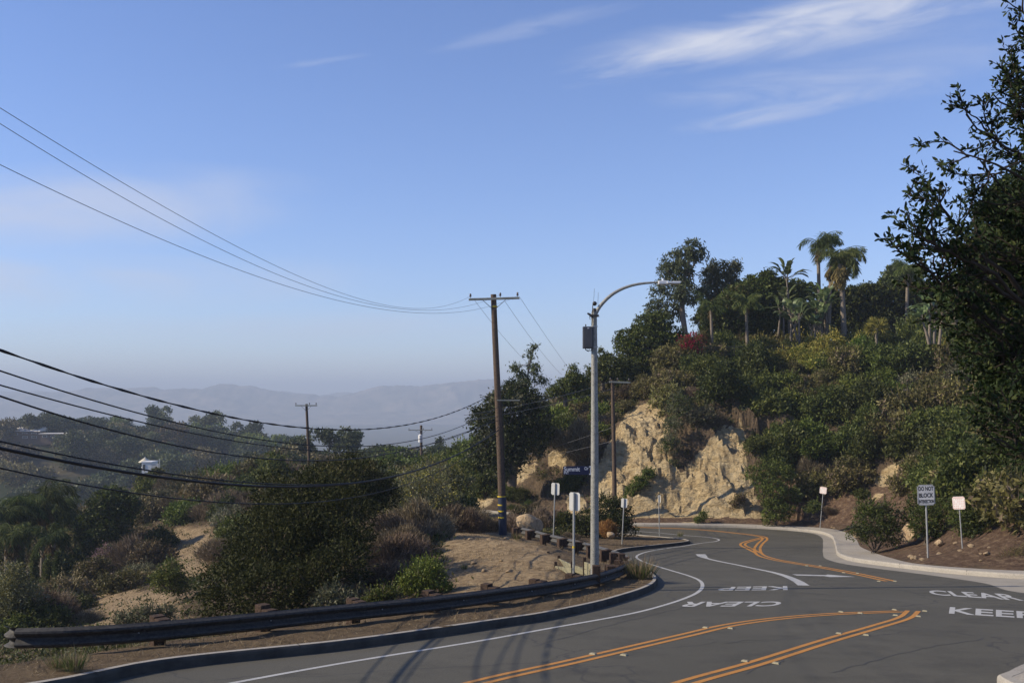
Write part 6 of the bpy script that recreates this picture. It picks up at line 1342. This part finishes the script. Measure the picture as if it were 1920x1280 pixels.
def far_tree(k, px, d, s, r, z=None, label=None, sz=1.0):
    x = (px-960)/F*d; zz = float(Hfar(np.array([x]), np.array([d]))[0]) if z is None else z
    o = thing(FNAME[k], label, 'tree' if 'brush' not in k else 'bush', (x, d, zz-.3), r.uniform(0, 6.28)); o.scale = (s, s, s*sz); c, t_ = FT[k][r.integers(2)]
    for nm, me in (('crown', c), ('trunk', t_)): q = bpy.data.objects.new(nm, me); COL.objects.link(q); q.parent = o
    _, py = proj(x, d, zz+5*s)
    if label is None:
        zn = ('on ridge top' if py < 835 else 'halfway down ridge' if py < 875 else 'in hazy canyon')+(' at far left' if px < 230 else ' left of spur pole' if px < 560 else ' right of spur pole'); AUTO.append((o, FLAB[k], zn, px, py))
    return o
def ridge():
    r = np.random.default_rng(55); out = []
    # silhouettes that stand out on the crest
    for px, py, k, s, sz in [(30, 800, 'dark', .8, .8), (62, 783, 'dome', 1.0, 1), (80, 783, 'dome', 1.05, 1), (108, 778, 'dome', 1.35, 1.1), (150, 784, 'dome', 1.1, .95), (172, 784, 'dome', 1.1, .95), (190, 783, 'dome', 1.0, 1), (235, 792, 'dark', 1.2, 1), (262, 800, 'dark', 1, 1), (290, 798, 'dark', 1.1, 1),
                          (345, 798, 'dark', 1.35, 1.2), (370, 802, 'dark', 1.1, 1), (205, 812, 'green', 1.1, 1), (225, 818, 'green', 1.0, 1), (420, 808, 'dark', 1, 1), (455, 806, 'gum', .9, 1), (500, 818, 'gum', .8, 1.2), (480, 812, 'dark', 1, 1), (525, 815, 'gum', .9, 1), (545, 820, 'dark', .9, 1)]:
        d = r.uniform(405, 432); x = (px-960)/F*d; zb = float(Hfar(np.array([x]), np.array([d]))[0]); top = {'dome': 10.5, 'dark': 8.4, 'green': 8.4, 'gum': 12}[k]*s*sz
        zt = (HZ-py)/F*d; far_tree(k, px, d, s, r, zt-top+.5 if zt-top > zb-2 else zb, sz=sz if zt-top > zb-2 else sz*(zt-zb)/top if zt > zb+3 else sz); out.append((x, d, 4*s))
    ks = ['dark', 'green', 'gum', 'brownround', 'cone', 'brush', 'brownbrush']; n = 0
    for _ in range(12000):
        if n >= 285: break
        d = r.uniform(228, 440); px = r.uniform(-40, 930); x = (px-960)/F*d
        up = (d-228)/210; p = np.array([.36, .11, .13, .09, .05, .16, .10]) if up > .45 or r.random() < .4 else np.array([.16, .06, .03, .1, .0, .4, .25]); p = p/p.sum()
        k = ks[r.choice(7, p=p)]; s = r.uniform(.8, 1.4)*(1.15 if 'brush' in k else 1); s = s*(.72 if px > 540 and d > 330 else 1); R = 4.2*s
        if any(abs(x-a) < (R+q)*.5 and math.hypot(x-a, d-b) < (R+q)*.5 for a, b, q in out): continue
        out.append((x, d, R)); far_tree(k, px, d, s, r); n += 1
    print('ridge trees', n)
ridge()
# trees between: crest of the spur, seen against the valley
for px, py, d, h, k, lab in [(617, 797, 190, 9, 'gum', 'clumpy gum tree right of the spur pole, dark against the blue valley'), (664, 802, 190, 9, 'gum', 'single slender gum tree standing alone against the valley'), (567, 815, 180, 7, 'gum', 'small gum tree directly behind the spur pole'), (825, 820, 230, 10, 'cone', 'narrow conifer left of the live oak against the valley')]:
    zt = (HZ-py)/F*d; s = .62 if k == 'gum' else .8; top = {'gum': 12.0, 'cone': 11.0}[k]*s; far_tree(k, px, d, s, rng, zt-top, label=lab)
r_ = np.random.default_rng(66)
for k in range(46):
    px = 480+k*9.6+r_.uniform(-6, 6); d = r_.uniform(150, 215); py = np.interp(px, [480, 560, 640, 700, 760, 850, 930], [850, 852, 845, 842, 838, 840, 850])+r_.uniform(-8, 22)
    kk = ['dark', 'gum', 'green', 'brownround'][r_.choice(4, p=[.5, .2, .12, .18])]; s = r_.uniform(.45, .8); top = {'gum': 12, 'dark': 8.4, 'green': 8.4, 'brownround': 8.4}[kk]*s; zt = (HZ-py)/F*d; far_tree(kk, px, d, s, r_, zt-top)
# ridge houses
M_PALE = mat('pale_house_wall', (.55, .52, .46), .9); M_PALER = mat('pale_gravel_roof', (.60, .56, .50), .9); M_BRN = mat('brown_house_wall', (.13, .09, .07), .9); M_BLUEW = mat('blue_painted_wall', (.04, .08, .22), .8)
gH = 'low houses on the ridge'
house('low ridge house with bright pale gabled roof at far left', at(32, 818, 400), 22, 10, 2.2, 1.6, wall=M_BRN, ro=M_PALER, nw=6, group=gH)
house('brown flat-roofed ridge house at the left picture edge', at(5, 812, 412), 16, 10, 2.4, 0, wall=M_BRN, ro=M_PALER, nw=4, group=gH)
house('dark ridge house with a thin pale roof line under the domed trees', at(132, 822, 395), 20, 8, 2.0, 0, wall=M_BRN, ro=M_PALER, nw=6, group=gH)
house('long low dark house between the domed tree groups', at(90, 824, 398), 18, 8, 2.2, 0, wall=M_BRN, ro=M_BRN, nw=5, group=gH)
house('small blue-walled building beside the pale-roofed ridge house', at(51, 822, 398), 3.2, 4, 3.2, 0, wall=M_BLUEW, ro=M_BLUEW, nw=1, group=gH)
hb = at(281, 884, 228); t = house('small bright white box house in the dark canyon below the ridge', hb, 2.2, 4, 2.2, 0, wall=M_WHT, ro=M_WHT, nw=1, over=.1, win=False)
mb = MB(); mb.box((-.6, -2.03, 1.3), (.5, .1, 1.0)); mb.obj('window', M_GLASS, t); mb = MB(); mb.box((1.9, -1.9, 1.0), (1.6, .15, 1.9)); mb.box((2.9, -1.9, 1.5), (.15, .15, 3.2)); mb.obj('terrace_screen', M_PALE, t)
b = at(272, 873, 240); t = thing('parasol', 'pale ragged garden parasol just above the white box house', 'parasol', b); mb = MB(); mb.tube([[0, 0, -2.5], [0, 0, 2.2]], .08, 6); mb.obj('pole', M_WHT, t); mb = MB(); mb.tube([[0, 0, .9], [0, 0, 2.0]], [1.6, .1], 10); mb.tube([[0, 0, -.4], [0, 0, .3]], [.9, .5], 9); mb.obj('canopy', mat('cream_canvas', (.55, .50, .38), .9), t)

# ------------------------------------------------------------------ buildings far off in the valley
M_FARW = mat('white_building', (.85, .83, .78), .8)
def valley():
    r = np.random.default_rng(91); proto = None
    for k in range(90):
        px = r.choice([r.uniform(640, 760), r.uniform(640, 770), r.uniform(790, 850), r.uniform(840, 880), r.uniform(560, 900)]); d = r.uniform(3300, 4200); x = (px-960)/F*d; py = 781+r.normal()*2.2+(6 if r.random() < .15 else 0); 
        z = float(Hfar(np.array([x]), np.array([d]))[0]); w_ = r.uniform(6, 24); h_ = r.uniform(6, 11)
        d2 = min(9000, max(2200, -z*F/(py-HZ+.01))) if True else d; x = (px-960)/F*d2; z = float(Hfar(np.array([x]), np.array([d2]))[0])
        if proto is None:
            mb = MB(); mb.box((0, 0, .5), (1, 1, 1)); mb.box((.2, 0, 1.06), (.35, .5, .12)); mb.box((0, 0, 1.01), (1.04, 1.04, .03)); o = proto = mb.obj('valley_building', M_FARW)
        else: o = proto.copy(); COL.objects.link(o)
        o.location = (x, d2, z-.5); o.scale = (w_, 14, h_); o.rotation_euler = (0, 0, r.uniform(-.4, .4)); tag(o, None, 'building')
        AUTO.append((o, 'tiny white building', 'far off in the valley haze'+(' left' if px < 640 else ' middle' if px < 715 else ' centre' if px < 780 else ' right'), px, py))
valley()

# ------------------------------------------------------------------ the near oak at right
def near_oak():
    r = np.random.default_rng(71); base = Vector((8.3, 9.6, -3.2)); t = thing('near_oak', 'dark broad-leaved oak leaning into the picture from the right edge', 'tree', base)
    leaf = MB(); wood = MB(); B = np.array(base[:])
    P = lambda px, py, d: np.array(at(px, py, d)[:])-B
    wood.tube([[0, 0, -.6], [-.1, .05, 1.5], [-.5, .1, 3.0], [-.9, .2, 4.6], [-1.1, .3, 6.6]], [.24, .2, .17, .12, .05], 12)
    def leafy(A, density=1.0, ll=.030):
        A = np.array(A); s = np.r_[0, np.cumsum(np.linalg.norm(np.diff(A, axis=0), axis=1))]; n = int(s[-1]/.019*density)
        q = np.sort(r.uniform(s[-1]*.12, s[-1], n)); C = np.stack([np.interp(q, s, A[:, k]) for k in range(3)], 1); T = np.stack([np.interp(q+.03, s, A[:, k]) for k in range(3)], 1)-C+1e-6; T /= np.linalg.norm(T, axis=1)[:, None]
        D = T*.55+r.normal(size=C.shape)*.55; D /= np.linalg.norm(D, axis=1)[:, None]; L_ = ll*r.uniform(.65, 1.25, n)
        W = np.cross(D, r.normal(size=D.shape)); W /= np.linalg.norm(W, axis=1)[:, None]; Nn = np.cross(D, W); c = C+D*(L_[:, None]+.01); w = L_*.42
        a0 = c-D*L_[:, None]; a1 = c-D*L_[:, None]*.35+W*w[:, None]*.9+Nn*.004; a2 = c+D*L_[:, None]*.45+W*w[:, None]*.75+Nn*.004; a3 = c+D*L_[:, None]; b1 = c-D*L_[:, None]*.35-W*w[:, None]*.9+Nn*.004; b2 = c+D*L_[:, None]*.45-W*w[:, None]*.75+Nn*.004
        V = np.stack([a0, a1, a2, a3, b2, b1], 1); leaf.add(V.reshape(-1, 3), np.arange(6*n), np.full(n, 6), 0)
    def branch(a, b, r0, lvl, n=7, bow=.08):
        a = np.array(a); b = np.array(b); L_ = np.linalg.norm(b-a); k = 9; s = np.linspace(0, 1, k)[:, None]; off = r.normal(size=3)*bow*L_
        A = a+(b-a)*s+off*np.sin(s*math.pi)+r.normal(size=(k, 3))*.012*L_; A[0] = a
        wood.tube(A, np.linspace(r0, max(.0025, r0*.25), k), 6 if lvl else 8, 0, False)
        if lvl >= 2: leafy(A, 1.0); return
        if lvl == 1: leafy(A[3:], .8)
        for j in range(n):
            f = r.uniform(.22, .98); c = a+(b-a)*f+off*math.sin(f*math.pi); d = (b-a)/L_; v = d*.75+r.normal(size=3)*.55+np.array([-.12, 0, .12]); v /= np.linalg.norm(v); l2 = L_*(.30 if lvl else .42)*r.uniform(.6, 1.2)*(1.1-.4*f)
            branch(c, c+v*l2, max(.003, r0*.4), lvl+1, max(4, n-2), .1)
    tips = [(1668, 482, 8.2), (1700, 425, 8.3), (1730, 375, 8.5), (1760, 285, 8.6), (1775, 215, 8.8), (1830, 172, 8.9), (1868, 175, 9.0), (1885, 15, 9.3), (1905, 90, 9.2), (1720, 520, 8.4), (1745, 560, 8.6), (1700, 455, 8.0), (1850, 120, 9.5), (1890, 210, 9.4), (1800, 300, 9.2),
            (1800, 640, 8.8), (1780, 600, 9.0), (1835, 690, 8.6), (1840, 770, 8.5), (1815, 810, 8.4), (1890, 800, 8.8), (1860, 760, 9.2), (1900, 700, 9.3), (1780, 420, 9.2), (1830, 380, 9.4), (1800, 500, 9.6), (1850, 560, 9.5), (1900, 480, 9.4), (1890, 330, 9.5), (1760, 470, 9.4), (1880, 620, 9.6), (1910, 800, 9.0), (1840, 470, 9.0), (1910, 380, 9.6), (1840, 620, 9.8), (1905, 560, 9.9)]
    for i, (px, py, d) in enumerate(tips):
        tip = P(px, py, d); st = P(min(2060, px+r.uniform(150, 260)), py+r.uniform(90, 190), d+.5); branch(st, tip, .022, 0 if i > 14 or i < 12 else 1, 9)
        tr = np.array([-.1-.15*max(0, st[2]-1.5)*.6, .15, max(1.0, min(6.2, st[2]-.9))]); wood.tube([tr, (tr+st)/2+r.normal(size=3)*.08, st], [.06, .04, .022], 7, 0, False)
    # inner mass of the crown
    C, d = clumps([tuple(P(1925, 560, 10.2))+(.75, .8, 1.2), tuple(P(1960, 420, 10.4))+(.65, .8, .8), tuple(P(1960, 740, 10.2))+(.6, .8, .7), tuple(P(1880, 600, 10.4))+(.6, .6, .8), tuple(P(1900, 760, 10.2))+(.5, .5, .45), tuple(P(1900, 500, 10.4))+(.45, .5, .45), tuple(P(1925, 680, 10.0))+(.6, .6, .7)], 2600, r, .1, .5); n = 24
    Q = (C[:, None, :]+r.normal(size=(len(C), n, 3))*.075).reshape(-1, 3); leaf.leaves(Q, r.normal(size=Q.shape), .030*r.uniform(.7, 1.2, len(Q)), .013, 0, r)
    print('oak leaves', sum(len(x) for x in leaf.t)); leaf.obj('crown', LM['oakn'], t); t.location.x += .14; wood.obj('trunk', mat('dark_oak_bark', (.030, .024, .019), .95, [(8, (.05, .04, .032), .15)], (18, .7, .02), spec=.1), t)
LM['oakn'] = leafmat('leaf_near_oak', (.006, .012, .004), (.018, .029, .008), (.050, .058, .018), .12, .6, .12)
near_oak()
finish_labels()
# ------------------------------------------------------------------ haze
def haze():
    m = bpy.data.materials.new('haze_air'); m.use_nodes = True; nt = m.node_tree; nt.nodes.clear()
    v = N(nt, 'ShaderNodeVolumePrincipled'); v.inputs['Color'].default_value = (.61, .71, .85, 1); v.inputs['Density'].default_value = 0.00032; v.inputs['Anisotropy'].default_value = .0
    o = N(nt, 'ShaderNodeOutputMaterial'); nt.links.new(v.outputs[0], o.inputs['Volume'])
    mb = MB(); mb.box((0, 4500, 20), (25000, 15500, 300)); ob = mb.obj('haze', m); tag(ob, kind='stuff')
haze()
